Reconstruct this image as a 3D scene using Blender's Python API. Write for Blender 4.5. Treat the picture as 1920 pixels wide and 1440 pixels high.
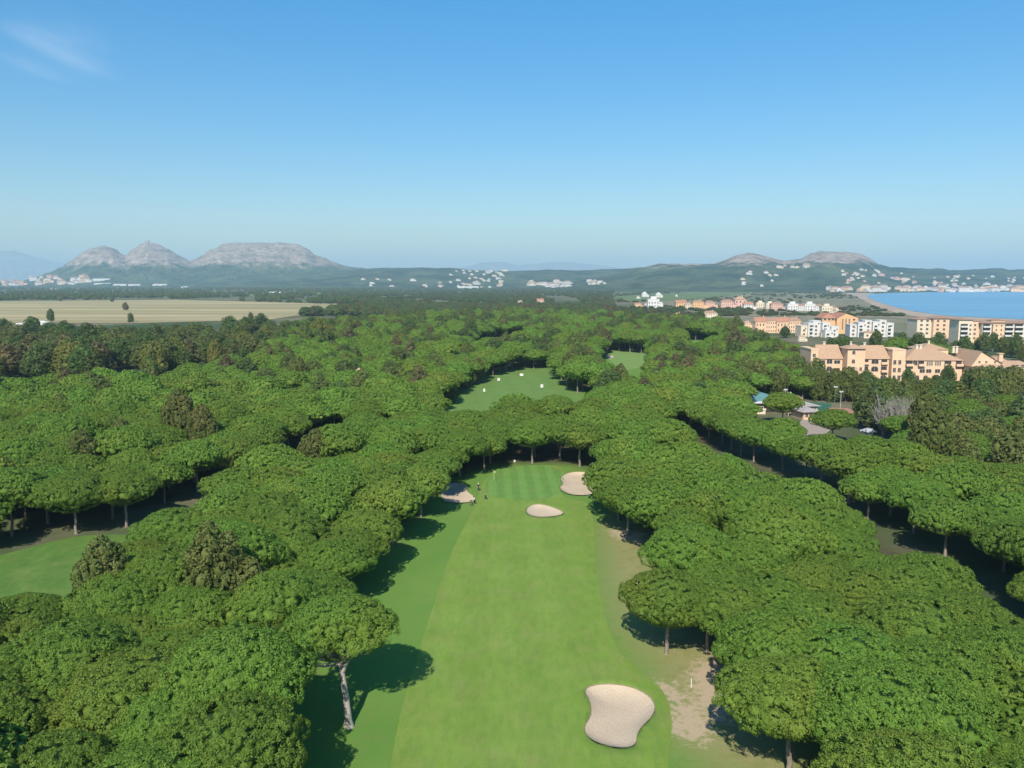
import bpy, bmesh, math, random
import numpy as np
from mathutils import Vector
R = math.radians
sc = bpy.context.scene
for o in list(bpy.data.objects): bpy.data.objects.remove(o)

# ------------------------------------------------------------------ camera
H, F, PITCH = 45.0, 1507.0, R(7.3)
cp, sp = math.cos(PITCH), math.sin(PITCH)
cam = bpy.data.cameras.new('camera'); co = bpy.data.objects.new('camera', cam)
sc.collection.objects.link(co); sc.camera = co
co.location = (0, 0, H); co.rotation_euler = (math.pi/2-PITCH, 0, 0)
cam.sensor_width = 36; cam.lens = 36*F/1920; cam.clip_start = 1; cam.clip_end = 120000

# ------------------------------------------------------------------ light
SUN_EL = R(41); SX, SY = 0.2, 1.0           # shadows fall towards (SX, SY)
n_ = math.hypot(SX, SY)
ldir = Vector((SX/n_*math.cos(SUN_EL), SY/n_*math.cos(SUN_EL), -math.sin(SUN_EL)))
sl = bpy.data.lights.new('sun', 'SUN'); so = bpy.data.objects.new('sun', sl); sc.collection.objects.link(so)
sl.energy = 5.0; sl.angle = R(0.55); sl.color = (1.0, 0.94, 0.83)
so.rotation_euler = ldir.to_track_quat('-Z', 'Y').to_euler()
w = bpy.data.worlds.new('World'); sc.world = w; w.use_nodes = True
nt = w.node_tree; nd = nt.nodes; ln = nt.links
bg = nd['Background']; bg.inputs[1].default_value = 0.115
sky = nd.new('ShaderNodeTexSky'); sky.sky_type = 'NISHITA'; sky.sun_disc = False
sky.sun_elevation = SUN_EL; sky.sun_rotation = math.atan2(-SX, -SY)
sky.air_density = 1.0; sky.dust_density = 0.4; sky.ozone_density = 1.6; sky.altitude = 45
# thin cirrus streaks high in the upper left of the sky
tc = nd.new('ShaderNodeTexCoord')
def M(nt, op, a, b=None, c=None, clamp=False):
    n = nt.nodes.new('ShaderNodeMath'); n.operation = op; n.use_clamp = clamp
    for i, v in enumerate((a, b, c)):
        if v is None: continue
        if isinstance(v, (int, float)): n.inputs[i].default_value = v
        else: nt.links.new(v, n.inputs[i])
    return n.outputs[0]
sxyz = nd.new('ShaderNodeSeparateXYZ'); ln.new(tc.outputs['Generated'], sxyz.inputs[0])
def skydir(px, py):
    v = Vector(((px-960)/F, cp-(720-py)/F*0+((720-py)/F)*sp, -sp+((720-py)/F)*cp)); return v.normalized()
def streak(px0, py0, px1, py1, wid, amp):
    a, b = skydir(px0, py0), skydir(px1, py1); c = (a+b)/2; d = (b-a); L = d.length/2; d.normalize(); nn = c.cross(d).normalized()
    def dot(v):
        n = nd.new('ShaderNodeVectorMath'); n.operation = 'DOT_PRODUCT'; ln.new(tc.outputs['Generated'], n.inputs[0]); n.inputs[1].default_value = v
        return n.outputs['Value']
    s = M(nt, 'DIVIDE', M(nt, 'SUBTRACT', dot(d), c.dot(d)), L); t = M(nt, 'DIVIDE', M(nt, 'ADD', dot(nn), 0.0), wid)
    nz = nd.new('ShaderNodeTexNoise'); nz.inputs['Scale'].default_value = 22; nz.inputs['Detail'].default_value = 5
    cmb = nd.new('ShaderNodeCombineXYZ'); ln.new(M(nt, 'MULTIPLY', s, L*0.5), cmb.inputs[0]); ln.new(M(nt, 'MULTIPLY', t, wid*2.5), cmb.inputs[1]); cmb.inputs[2].default_value = px0
    ln.new(cmb.outputs[0], nz.inputs['Vector'])
    e = M(nt, 'ADD', M(nt, 'MULTIPLY', s, s), M(nt, 'MULTIPLY', t, t))
    f = M(nt, 'SUBTRACT', 1.0, e, clamp=True)
    g = M(nt, 'MULTIPLY', f, M(nt, 'SUBTRACT', nz.outputs['Fac'], 0.25, clamp=True))
    return M(nt, 'MULTIPLY', g, amp)
cl = M(nt, 'ADD', streak(-20, 35, 240, 150, .014, .5), streak(-20, 95, 150, 158, .009, .34), clamp=True)
cl = M(nt, 'ADD', cl, streak(0, 50, 230, 110, .035, .2), clamp=True)
gam = nd.new('ShaderNodeHueSaturation'); gam.inputs['Saturation'].default_value = 1.48; gam.inputs['Hue'].default_value = 0.496; ln.new(sky.outputs[0], gam.inputs['Color'])
mx = nd.new('ShaderNodeMixRGB'); ln.new(cl, mx.inputs[0]); ln.new(gam.outputs[0], mx.inputs[1]); mx.inputs[2].default_value = (6.5, 7.0, 7.6, 1)
ln.new(mx.outputs[0], bg.inputs[0])
mr = nd.new('ShaderNodeMapRange'); ln.new(sxyz.outputs[2], mr.inputs[0]); mr.inputs[1].default_value = .04; mr.inputs[2].default_value = .32; mr.inputs[3].default_value = .80; mr.inputs[4].default_value = 1.18
ln.new(M(nt, 'MULTIPLY', mr.outputs[0], bg.inputs[1].default_value), bg.inputs[1])   # sky brightness graded by hand: dimmed low down, raised higher up
sc.view_settings.view_transform = 'Standard'; sc.view_settings.look = 'None'; sc.view_settings.exposure = 0.22; sc.view_settings.gamma = 1
cy = sc.cycles; cy.max_bounces = 5; cy.diffuse_bounces = 1; cy.glossy_bounces = 2; cy.transmission_bounces = 2; cy.volume_bounces = 1; cy.transparent_max_bounces = 4

# ------------------------------------------------------------------ helpers
rng = np.random.default_rng(7); rnd = random.Random(11)
def ray(px, py):
    b = (720-py)/F
    return Vector(((px-960)/F, cp+b*sp, -sp+b*cp))
def at(px, py, z=0.0):
    d = ray(px, py); t = (z-H)/d.z; return Vector((d.x*t, d.y*t, z))
def at_y(px, py, Y):
    d = ray(px, py); t = Y/d.y; return Vector((d.x*t, Y, H+d.z*t))
def zat(py, Y): return at_y(960, py, Y).z
def xat(px, Y, z=0.0): return (px-960)/F*(Y*cp+(H-z)*sp)
def tag(o, label=None, cat=None, group=None, kind=None):
    if label: o['label'] = label
    if cat: o['category'] = cat
    if group: o['group'] = group
    if kind: o['kind'] = kind
    return o
def link(name, me, parent=None):
    o = bpy.data.objects.new(name, me); sc.collection.objects.link(o)
    if parent is not None: o.parent = parent
    return o
def empty(name, loc, rz=0, label=None, cat=None, group=None):
    o = bpy.data.objects.new(name, None); sc.collection.objects.link(o); o.location = loc; o.rotation_euler = (0, 0, rz)
    o.empty_display_size = .5
    return tag(o, label, cat, group)
class MB:
    def __init__(s): s.v, s.f, s.m = [], [], []
    def quad(s, a, b, c, d, m=0):
        n = len(s.v); s.v += [tuple(a), tuple(b), tuple(c), tuple(d)]; s.f.append((n, n+1, n+2, n+3)); s.m.append(m)
    def poly(s, pts, m=0):
        n = len(s.v); s.v += [tuple(p) for p in pts]; s.f.append(tuple(range(n, n+len(pts)))); s.m.append(m)
    def box(s, x0, x1, y0, y1, z0, z1, m=0, mt=None):
        n = len(s.v); s.v += [(x, y, z) for z in (z0, z1) for (x, y) in ((x0, y0), (x1, y0), (x1, y1), (x0, y1))]
        s.f += [(n+3, n+2, n+1, n), (n+4, n+5, n+6, n+7)] + [(n+i, n+(i+1) % 4, n+4+(i+1) % 4, n+4+i) for i in range(4)]
        s.m += [m, m if mt is None else mt] + [m]*4
    def tube(s, pts, rad, seg=6, m=0, cap=True):
        pts = [Vector(p) for p in pts]; n0 = len(s.v); ref = Vector((.31, .17, 1)).normalized()
        for i, p in enumerate(pts):
            d = (pts[min(i+1, len(pts)-1)]-pts[max(i-1, 0)]).normalized()
            r_ = ref if abs(d.dot(ref)) < .9 else Vector((1, 0, 0))
            a = d.cross(r_).normalized(); b = d.cross(a)
            for k in range(seg):
                t = 2*math.pi*k/seg; s.v.append(tuple(p+(a*math.cos(t)+b*math.sin(t))*rad[i]))
        for i in range(len(pts)-1):
            for k in range(seg):
                k2 = (k+1) % seg; s.f.append((n0+i*seg+k, n0+i*seg+k2, n0+(i+1)*seg+k2, n0+(i+1)*seg+k)); s.m.append(m)
        if cap:
            e = n0+(len(pts)-1)*seg; s.f.append(tuple(range(e, e+seg))); s.m.append(m)
    def hip(s, x0, x1, y0, y1, z0, h, ov=.4, m=1, inset=None, gable=False):
        x0 -= ov; x1 += ov; y0 -= ov; y1 += ov; cy_ = (y0+y1)/2; cx_ = (x0+x1)/2; n = len(s.v)
        if x1-x0 >= y1-y0:
            i = 0 if gable else (inset if inset is not None else (y1-y0)/2)
            a, b = (x0+i, cy_, z0+h), (x1-i, cy_, z0+h)
            s.v += [(x0, y0, z0), (x1, y0, z0), (x1, y1, z0), (x0, y1, z0), a, b]
            s.f += [(n, n+1, n+5, n+4), (n+1, n+2, n+5), (n+2, n+3, n+4, n+5), (n+3, n, n+4), (n+3, n+2, n+1, n)]
        else:
            i = 0 if gable else (inset if inset is not None else (x1-x0)/2)
            a, b = (cx_, y0+i, z0+h), (cx_, y1-i, z0+h)
            s.v += [(x0, y0, z0), (x1, y0, z0), (x1, y1, z0), (x0, y1, z0), a, b]
            s.f += [(n, n+1, n+4), (n+1, n+2, n+5, n+4), (n+2, n+3, n+5), (n+3, n, n+4, n+5), (n+3, n+2, n+1, n)]
        s.m += [m]*5
        if gable:
            if x1-x0 >= y1-y0: s.m[-4] = s.m[-2] = 0
            else: s.m[-5] = s.m[-3] = 0
    def mesh(s, name, mats, smooth=False):
        me = bpy.data.meshes.new(name); me.from_pydata(s.v, [], s.f)
        for m in (mats if isinstance(mats, (list, tuple)) else [mats]): me.materials.append(m)
        me.polygons.foreach_set('material_index', s.m)
        if smooth: me.polygons.foreach_set('use_smooth', [True]*len(s.f))
        me.update(); return me
    def build(s, name, mats, parent=None, smooth=False): return link(name, s.mesh(name, mats, smooth), parent)
# numpy value noise
_T = rng.random((256, 256))
def vnoise(x, y):
    xi = np.floor(x).astype(int); yi = np.floor(y).astype(int); fx = x-xi; fy = y-yi
    fx = fx*fx*(3-2*fx); fy = fy*fy*(3-2*fy); g = lambda a, b: _T[a & 255, b & 255]
    return (g(xi, yi)*(1-fx)+g(xi+1, yi)*fx)*(1-fy)+(g(xi, yi+1)*(1-fx)+g(xi+1, yi+1)*fx)*fy
def fbm(x, y, o=5, g=.5):
    s = 0; a = 1; t = 0
    for i in range(o): s = s+a*vnoise(x*2**i+i*17.3, y*2**i+i*9.1); t += a; a *= g
    return s/t
def sdf(P, poly):       # signed distance, negative inside
    poly = np.asarray(poly, float)[:, :2]; P = np.asarray(P, float); d = np.full(len(P), 1e18); ins = np.zeros(len(P), bool)
    for i in range(len(poly)):
        a = poly[i]; b = poly[(i+1) % len(poly)]; e = b-a; wv = P-a
        t = np.clip((wv@e)/max(e@e, 1e-9), 0, 1); d = np.minimum(d, ((wv-t[:, None]*e)**2).sum(1))
        c = (a[1] > P[:, 1]) != (b[1] > P[:, 1]); yy = (b[1]-a[1]) if abs(b[1]-a[1]) > 1e-12 else 1e-12
        ins ^= c & (P[:, 0] < (b[0]-a[0])*(P[:, 1]-a[1])/yy+a[0])
    return np.where(ins, -1, 1)*np.sqrt(d)
def PZ(lst, z=None): return [tuple(at(p[0], p[1], p[2] if z is None else z))[:2] for p in lst]

# ------------------------------------------------------------------ materials
def mat(name):
    m = bpy.data.materials.new(name); m.use_nodes = True; return m, m.node_tree, m.node_tree.nodes['Principled BSDF']
def noise(nt, scale, detail=4, rough=.55, coord=None, sc3=None, dist=0):
    n = nt.nodes.new('ShaderNodeTexNoise'); n.inputs['Scale'].default_value = scale; n.inputs['Detail'].default_value = detail; n.inputs['Roughness'].default_value = rough; n.inputs['Distortion'].default_value = dist
    if coord is not None:
        if sc3:
            mp = nt.nodes.new('ShaderNodeMapping'); mp.inputs['Scale'].default_value = sc3; nt.links.new(coord, mp.inputs[0]); coord = mp.outputs[0]
        nt.links.new(coord, n.inputs['Vector'])
    return n.outputs['Fac']
def pos(nt): return nt.nodes.new('ShaderNodeNewGeometry').outputs['Position']
def ramp(nt, f, a, b, va=0., vb=1.):
    n = nt.nodes.new('ShaderNodeMapRange'); n.clamp = True; nt.links.new(f, n.inputs[0])
    for i, v in enumerate((a, b, va, vb)): n.inputs[1+i].default_value = v
    return n.outputs[0]
def mixc(nt, f, a, b, mode='MIX'):
    n = nt.nodes.new('ShaderNodeMixRGB'); n.blend_type = mode
    for i, v in enumerate((f, a, b)):
        if isinstance(v, (int, float)): n.inputs[i].default_value = v
        elif isinstance(v, tuple): n.inputs[i].default_value = (*v[:3], 1)
        else: nt.links.new(v, n.inputs[i])
    return n.outputs[0]
def attr(nt, name):
    n = nt.nodes.new('ShaderNodeAttribute'); n.attribute_name = name; return n.outputs['Fac']
def simple(name, col, rough=.8, var=.12, scale=.5, spec=.2, col2=None):
    m, t, b = mat(name); p = pos(t); f = noise(t, scale, 4, .6, p)
    c2 = col2 or tuple(c*(1-var*2) for c in col)
    t.links.new(mixc(t, ramp(t, f, .3, .7), c2, col), b.inputs['Base Color']); b.inputs['Roughness'].default_value = rough; b.inputs['Specular IOR Level'].default_value = spec
    return m
def foliage(name, c_a, c_b, c_c, warm=.25, seed=0.0):
    """c_a / c_b light and deep green of neighbouring shoots, c_c yellowish or brownish patches"""
    m, t, b = mat(name); p = pos(t); oi = t.nodes.new('ShaderNodeObjectInfo')
    f1 = noise(t, 1.3, 3, .6, p); f2 = noise(t, .11, 3, .6, p); lf = attr(t, 'leaf')
    c = mixc(t, ramp(t, f1, .32, .68), c_b, c_a)
    c = mixc(t, M(t, 'MULTIPLY', ramp(t, f2, .5, .72), warm*1.6), c, c_c)
    c = mixc(t, M(t, 'MULTIPLY', ramp(t, lf, .82, 1.0), .55), c, c_c)
    c = mixc(t, M(t, 'MULTIPLY', ramp(t, M(t, 'FRACT', M(t, 'MULTIPLY', oi.outputs['Random'], 7.31)), .72, 1.0), .3), c, c_c)
    h = t.nodes.new('ShaderNodeHueSaturation'); t.links.new(c, h.inputs['Color'])
    t.links.new(M(t, 'ADD', .497, M(t, 'MULTIPLY', oi.outputs['Random'], .018)), h.inputs['Hue'])
    v = M(t, 'ADD', .86, M(t, 'ADD', M(t, 'MULTIPLY', oi.outputs['Random'], .24), M(t, 'MULTIPLY', lf, .22)))
    t.links.new(v, h.inputs['Value']); t.links.new(h.outputs[0], b.inputs['Base Color'])
    b.inputs['Roughness'].default_value = .62; b.inputs['Specular IOR Level'].default_value = .22
    tr = t.nodes.new('ShaderNodeBsdfTranslucent'); t.links.new(h.outputs[0], tr.inputs[0])
    ms = t.nodes.new('ShaderNodeMixShader'); ms.inputs[0].default_value = .28
    t.links.new(b.outputs[0], ms.inputs[1]); t.links.new(tr.outputs[0], ms.inputs[2]); t.links.new(ms.outputs[0], t.nodes['Material Output'].inputs[0])
    return m
MF = foliage('umbrella_pine_needles', (.165, .262, .034), (.105, .190, .026), (.235, .250, .035))
MO = foliage('olive_pine_needles', (.165, .200, .048), (.095, .130, .032), (.200, .175, .055), .4)
MD = foliage('dark_broadleaf', (.125, .185, .045), (.070, .112, .032), (.150, .150, .055), .4)
MY = foliage('yellowing_leaves', (.235, .240, .050), (.130, .150, .035), (.270, .210, .060), .3)
MR = foliage('rusty_leaves', (.165, .145, .060), (.100, .092, .040), (.200, .150, .065), .3)
BKG = None
MG = foliage('grey_twigs', (.300, .280, .235), (.190, .180, .140), (.200, .210, .120), .2)
def bark(name, a, b_):
    m, t, b = mat(name); p = pos(t); f = noise(t, 3.0, 5, .7, p, (3, 3, .6))
    t.links.new(mixc(t, ramp(t, f, .3, .7), a, b_), b.inputs['Base Color']); b.inputs['Roughness'].default_value = .95; b.inputs['Specular IOR Level'].default_value = .1
    bp = t.nodes.new('ShaderNodeBump'); bp.inputs['Distance'].default_value = .06; t.links.new(f, bp.inputs['Height']); t.links.new(bp.outputs[0], b.inputs['Normal']); return m
BK = bark('pine_bark', (.16, .125, .10), (.36, .30, .25))
BKG = bark('grey_bark', (.20, .18, .155), (.34, .31, .27)); BKP = bark('pale_bark', (.30, .26, .21), (.50, .45, .38))

# ------------------------------------------------------------------ clearings in the pine wood (pixel of the edge, height of the edge above ground)
C_MAIN = PZ([(650,1900,8),(612,1440,8),(596,1370,8),(566,1290,8),(585,1215,8),(690,1130,9),(700,1085,8),(690,1050,8),(735,990,7),(790,962,7),(818,950,7),(828,905,8),(845,872,9),(872,860,6),(915,850,6),(950,838,6),(1040,838,6),(1095,850,6),(1104,868,7),(1092,880,10),(1112,905,8),(1112,958,7),(1170,985,6),(1222,988,7),(1198,1030,8),(1173,1085,8),(1190,1130,7),(1250,1160,6),(1310,1172,6),(1368,1200,8),(1358,1300,8),(1375,1345,6),(1465,1392,6),(1500,1440,8),(1510,1900,8)])
C_LEFT = PZ([(-420,1250,8.5),(0,1100,8.5),(130,1085,8.5),(245,992,8.5),(300,955,8.5),(395,940,8.5),(410,895,8.5),(480,862,8.5),(560,845,8.5),(615,815,8.5),(640,790,8.5),(620,772,7),(560,790,7.5),(450,862,8),(400,852,8.5),(340,870,8.5),(280,888,8.5),(200,930,8),(100,945,7),(0,962,7),(-420,1070,6)])
C_TWO = PZ([(832,762,11),(880,757,11),(945,740,11),(1000,744,11),(1060,747,11),(1118,738,9),(1105,722,6),(1070,712,6),(1045,692,8),(1033,674,8),(1022,670,6),(960,675,6),(900,690,7),(850,715,7),(832,742,7)])
C_THREE = PZ([(1203,694,11),(1150,682,11),(1128,668,10),(1125,655,8),(1150,646,5),(1212,650,5),(1218,668,8)])
C_RIGHT = PZ([(1275,782,6),(1330,800,6),(1360,820,6),(1420,848,6),(1500,878,6),(1560,900,6),(1600,930,6),(1650,960,6),(1720,985,6),(1800,1020,6),(1850,1075,6),(1920,1108,6),(2250,1260,6),(2250,1310,8.5),(1920,1145,8.5),(1866,1130,8.5),(1850,1085,8.5),(1700,1020,8.5),(1608,970,8.5),(1590,945,8.5),(1500,905,8.5),(1400,868,8.5),(1380,845,8.5),(1300,812,8.5),(1245,790,8.5)])
C_CLUB = PZ([(1402,788,8),(1490,800,8),(1520,812,11),(1600,828,8),(1632,830,8),(1690,850,3),(1690,830,3),(1625,800,3),(1590,768,3),(1570,742,3),(1500,738,3),(1405,738,3)])
C_HOTEL = PZ([(1512,688,11),(1590,718,11),(1700,722,11),(1810,722,11),(1835,712,11),(1925,700,11),(2200,700,11),(2200,678,3),(1500,678,3)])
C_TOWN = PZ([(1395,618,9),(1460,634,11),(1500,646,11),(1640,650,11),(1700,640,11),(1760,640,11),(1830,655,11),(1925,662,11),(2300,670,11),(2300,598,0),(1395,592,0)])
C_S1 = PZ([(1285,640,10),(1350,640,10),(1345,628,5),(1290,626,5)])
C_S2 = PZ([(880,640,11),(985,632,11),(985,618,5),(900,626,5)])
C_S3 = PZ([(0,712,10),(190,700,11),(330,694,11),(470,660,11),(480,650,8),(330,676,2),(190,690,2),(0,700,2)])
CLEAR = [C_MAIN, C_LEFT, C_TWO, C_THREE, C_RIGHT, C_CLUB, C_HOTEL, C_TOWN, C_S1, C_S2]
WOOD_FAR = PZ([(-700,705,11),(0,703,11),(200,694,11),(330,690,11),(470,655,11),(520,625,11),(560,604,11),(700,594,11),(850,585,11),(1000,578,11),(1150,587,11),(1300,592,11),(1400,606,11),(1700,622,11),(1760,645,11),(2500,670,11)])
WOOD = WOOD_FAR+[(380, 20), (-400, 20)]
OLIVE_ZONE = PZ([(1600,715,10),(1760,700,10),(2300,680,10),(2300,900,10),(1920,870,10),(1800,850,10),(1700,850,8),(1640,800,8)])

# bunkers (ground pixels)
BUNK = {
 'near': [(1095,1297),(1110,1287),(1150,1284),(1190,1292),(1218,1308),(1229,1326),(1222,1346),(1202,1364),(1193,1380),(1193,1395),(1180,1404),(1150,1403),(1115,1393),(1096,1376),(1098,1360),(1110,1344),(1108,1318)],
 'mid': [(986,958),(994,949),(1010,946),(1030,950),(1048,957),(1058,963),(1045,969),(1010,971),(992,967)],
 'right': [(1050,898),(1062,888),(1085,885),(1110,888),(1130,898),(1132,918),(1105,930),(1072,929),(1055,922),(1049,914),(1058,909)],
 'left': [(826,914),(845,907),(868,907),(877,914),(874,922),(886,930),(893,937),(882,943),(850,944),(828,940)],
 'far': [(1133,667),(1147,665),(1152,670),(1142,674)]}
def smooth_poly(pts, it=2):
    P = [Vector(p[:2]) for p in pts]
    for _ in range(it):
        Q = []
        for i in range(len(P)):
            a, b = P[i], P[(i+1) % len(P)]; Q += [a*.75+b*.25, a*.25+b*.75]
        P = Q
    return [tuple(p) for p in P]
BUNKW = {k: smooth_poly(PZ(v, 0)) for k, v in BUNK.items()}
def gz(x, y):       # the fairway ground: gentle rolls and the dug-out bunkers
    x = np.atleast_1d(np.asarray(x, float)); y = np.atleast_1d(np.asarray(y, float))
    z = np.zeros_like(x); P = np.stack([x, y], 1)
    for k in ('near', 'mid', 'right', 'left'):
        c = np.mean(BUNKW[k], 0); nr = (np.abs(P-c).max(1) < 30)
        if nr.any():
            d = sdf(P[nr], BUNKW[k]); dep = {'near': .75, 'mid': .55, 'right': .7, 'left': .6}[k]
            lip = .10*np.exp(-(np.maximum(d, 0)/1.3)**2)*np.clip(d*6+.0, 0, 1)
            z[nr] += lip-dep*(1-np.exp(-np.maximum(-d, 0)/1.1))
    return z

# ------------------------------------------------------------------ ground sheet out to the horizon
def lines(a, b, step, far, k=1.35):
    L = list(np.arange(a, b+.01, step)); s = step; v = b
    while v < far: s *= k; v += s; L.append(v)
    return L
ys = lines(45, 235, .75, 62000, 1.3); s_ = .75; v_ = 45
while v_ > -6000: s_ *= 1.4; v_ -= s_; ys.insert(0, v_)
xr = lines(-46, 52, .75, 62000, 1.3); xs = list(xr); s_ = .75; v_ = -46
while v_ > -62000: s_ *= 1.3; v_ -= s_; xs.insert(0, v_)
X, Y = np.meshgrid(xs, ys); nx, ny = len(xs), len(ys); P = np.stack([X.ravel(), Y.ravel()], 1)
Z = gz(P[:, 0], P[:, 1])
for k in ('near', 'mid', 'right', 'left'): 
    dd = sdf(P, BUNKW[k]); Z = np.where(dd < -.35, Z-.3, Z)
idx = np.arange(nx*ny).reshape(ny, nx)
faces = np.stack([idx[:-1, :-1], idx[:-1, 1:], idx[1:, 1:], idx[1:, :-1]], -1).reshape(-1, 4)
def npmesh(name, V, Fq, mats, smooth=False, attrs=None):
    me = bpy.data.meshes.new(name); V = np.asarray(V, np.float32); Fq = np.asarray(Fq, np.int32); k = Fq.shape[1]
    me.vertices.add(len(V)); me.vertices.foreach_set('co', V.ravel()); me.loops.add(Fq.size); me.loops.foreach_set('vertex_index', Fq.ravel())
    me.polygons.add(len(Fq)); me.polygons.foreach_set('loop_start', np.arange(0, Fq.size, k, dtype=np.int32)); me.polygons.foreach_set('loop_total', np.full(len(Fq), k, np.int32))
    for m in mats: me.materials.append(m)
    for n, a in (attrs or {}).items(): me.attributes.new(n, 'FLOAT', 'POINT').data.foreach_set('value', np.asarray(a, np.float32))
    me.update(calc_edges=True)
    if smooth: me.polygons.foreach_set('use_smooth', np.ones(len(Fq), bool))
    return me
DIRT = PZ([(1135,985),(1160,965),(1225,1000),(1230,1060),(1215,1150),(1340,1190),(1390,1240),(1500,1380),(1500,1500),(1350,1440),(1290,1390),(1275,1330),(1240,1290),(1230,1240),(1175,1180),(1150,1110),(1138,1040)], 0)
SAND1 = PZ([(1264,1330),(1285,1318),(1314,1333),(1330,1372),(1310,1388),(1268,1374)], 0)
SAND2 = PZ([(1300,1262),(1345,1225),(1370,1290),(1362,1350),(1325,1352),(1308,1300)], 0)
SAND3 = PZ([(1232,1288),(1248,1284),(1285,1308),(1262,1311),(1240,1302)], 0)
SAND4 = PZ([(1150,995),(1205,1000),(1200,1016),(1160,1008)], 0)
DIRTL = PZ([(660,1420),(640,1330),(700,1290),(735,1150),(760,1090),(790,1030),(800,1040),(760,1160),(715,1290),(712,1380),(700,1420)], 0)
near = (P[:, 1] > 20) & (P[:, 1] < 1200) & (np.abs(P[:, 0]) < 800)
def nsd(polys):
    r = np.full(len(P), 50.); q = P[near]; d = np.full(len(q), 50.)
    for p in polys: d = np.minimum(d, sdf(q, p))
    r[near] = d; return r
turf = nsd([C_MAIN, C_TWO, C_THREE, C_S1, C_S2]); dirt = nsd([DIRT]); sandy = nsd([SAND1, SAND2, SAND3, SAND4])  # left corridor is left out, so dark litter stands in for its shade
mG, t, b = mat('ground_mixed'); p = pos(t)
big = noise(t, .06, 5, .6, p); med = noise(t, .5, 5, .65, p); fine = noise(t, 6, 3, .7, p)
rough = mixc(t, ramp(t, big, .35, .65), (.125, .258, .045), (.162, .285, .055))
rough = mixc(t, M(t, 'MULTIPLY', ramp(t, med, .5, .75), .5), rough, (.19, .21, .075))
needles_shade = mixc(t, ramp(t, med, .35, .65), (.060, .060, .030), (.120, .100, .055))  # pine litter, its colour darkened to deepen the shade under the trees
scrub = mixc(t, ramp(t, noise(t, .012, 6, .7, p), .42, .6), (.085, .115, .050), (.22, .18, .115))
scrub = mixc(t, ramp(t, noise(t, .0045, 5, .6, p), .5, .62), scrub, (.055, .09, .035))
bare = mixc(t, ramp(t, med, .35, .62), (.28, .25, .10), (.42, .32, .18))
base = mixc(t, ramp(t, attr(t, 'turf'), 5, 12), rough, needles_shade)
base = mixc(t, ramp(t, attr(t, 'turf'), 40, 49), base, scrub)
dd = M(t, 'ADD', attr(t, 'dirt'), M(t, 'MULTIPLY', M(t, 'SUBTRACT', med, .5), 14))
base = mixc(t, M(t, 'MULTIPLY', ramp(t, dd, 4.0, -2.5), .68), base, bare)
s2 = M(t, 'ADD', attr(t, 'sandy'), M(t, 'MULTIPLY', M(t, 'SUBTRACT', noise(t, 1.1, 6, .75, p), .5), 11))
base = mixc(t, M(t, 'MULTIPLY', ramp(t, s2, 1.2, -.4), .92), base, (.52, .40, .27))
base = mixc(t, M(t, 'MULTIPLY', ramp(t, fine, .35, .7), .22), base, (.05, .07, .02))
t.links.new(base, b.inputs['Base Color']); b.inputs['Roughness'].default_value = 1; b.inputs['Specular IOR Level'].default_value = .08
bp = t.nodes.new('ShaderNodeBump'); bp.inputs['Distance'].default_value = .04; t.links.new(fine, bp.inputs['Height']); t.links.new(bp.outputs[0], b.inputs['Normal'])
g = link('ground', npmesh('ground', np.stack([P[:, 0], P[:, 1], Z], 1), faces, [mG], True, {'turf': turf, 'dirt': dirt, 'sandy': sandy})); tag(g, kind='structure')

def sheet(name, poly, zoff, m, step=1.0, follow=True, edge=None):
    bm = bmesh.new(); f = bm.faces.new([bm.verts.new((q[0], q[1], 0)) for q in poly]); bm.normal_update()
    if f.normal.z < 0: bmesh.ops.reverse_faces(bm, faces=[f])
    if follow:
        a = np.array(poly)
        for ax in (0, 1):
            for v in np.arange(math.floor(a[:, ax].min())+.37, a[:, ax].max(), step):
                no = (1, 0, 0) if ax == 0 else (0, 1, 0); c = (v, 0, 0) if ax == 0 else (0, v, 0)
                bmesh.ops.bisect_plane(bm, geom=bm.verts[:]+bm.edges[:]+bm.faces[:], plane_co=c, plane_no=no)
        V = np.array([v.co[:] for v in bm.verts]); zz = gz(V[:, 0], V[:, 1])
        for v, z in zip(bm.verts, zz): v.co.z = z+zoff
    else:
        for v in bm.verts: v.co.z = zoff
    bmesh.ops.triangulate(bm, faces=[q for q in bm.faces if len(q.verts) > 4])
    me = bpy.data.meshes.new(name); bm.to_mesh(me); bm.free(); me.materials.append(m)
    me.polygons.foreach_set('use_smooth', [True]*len(me.polygons)); me.update()
    return link(name, me)
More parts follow.
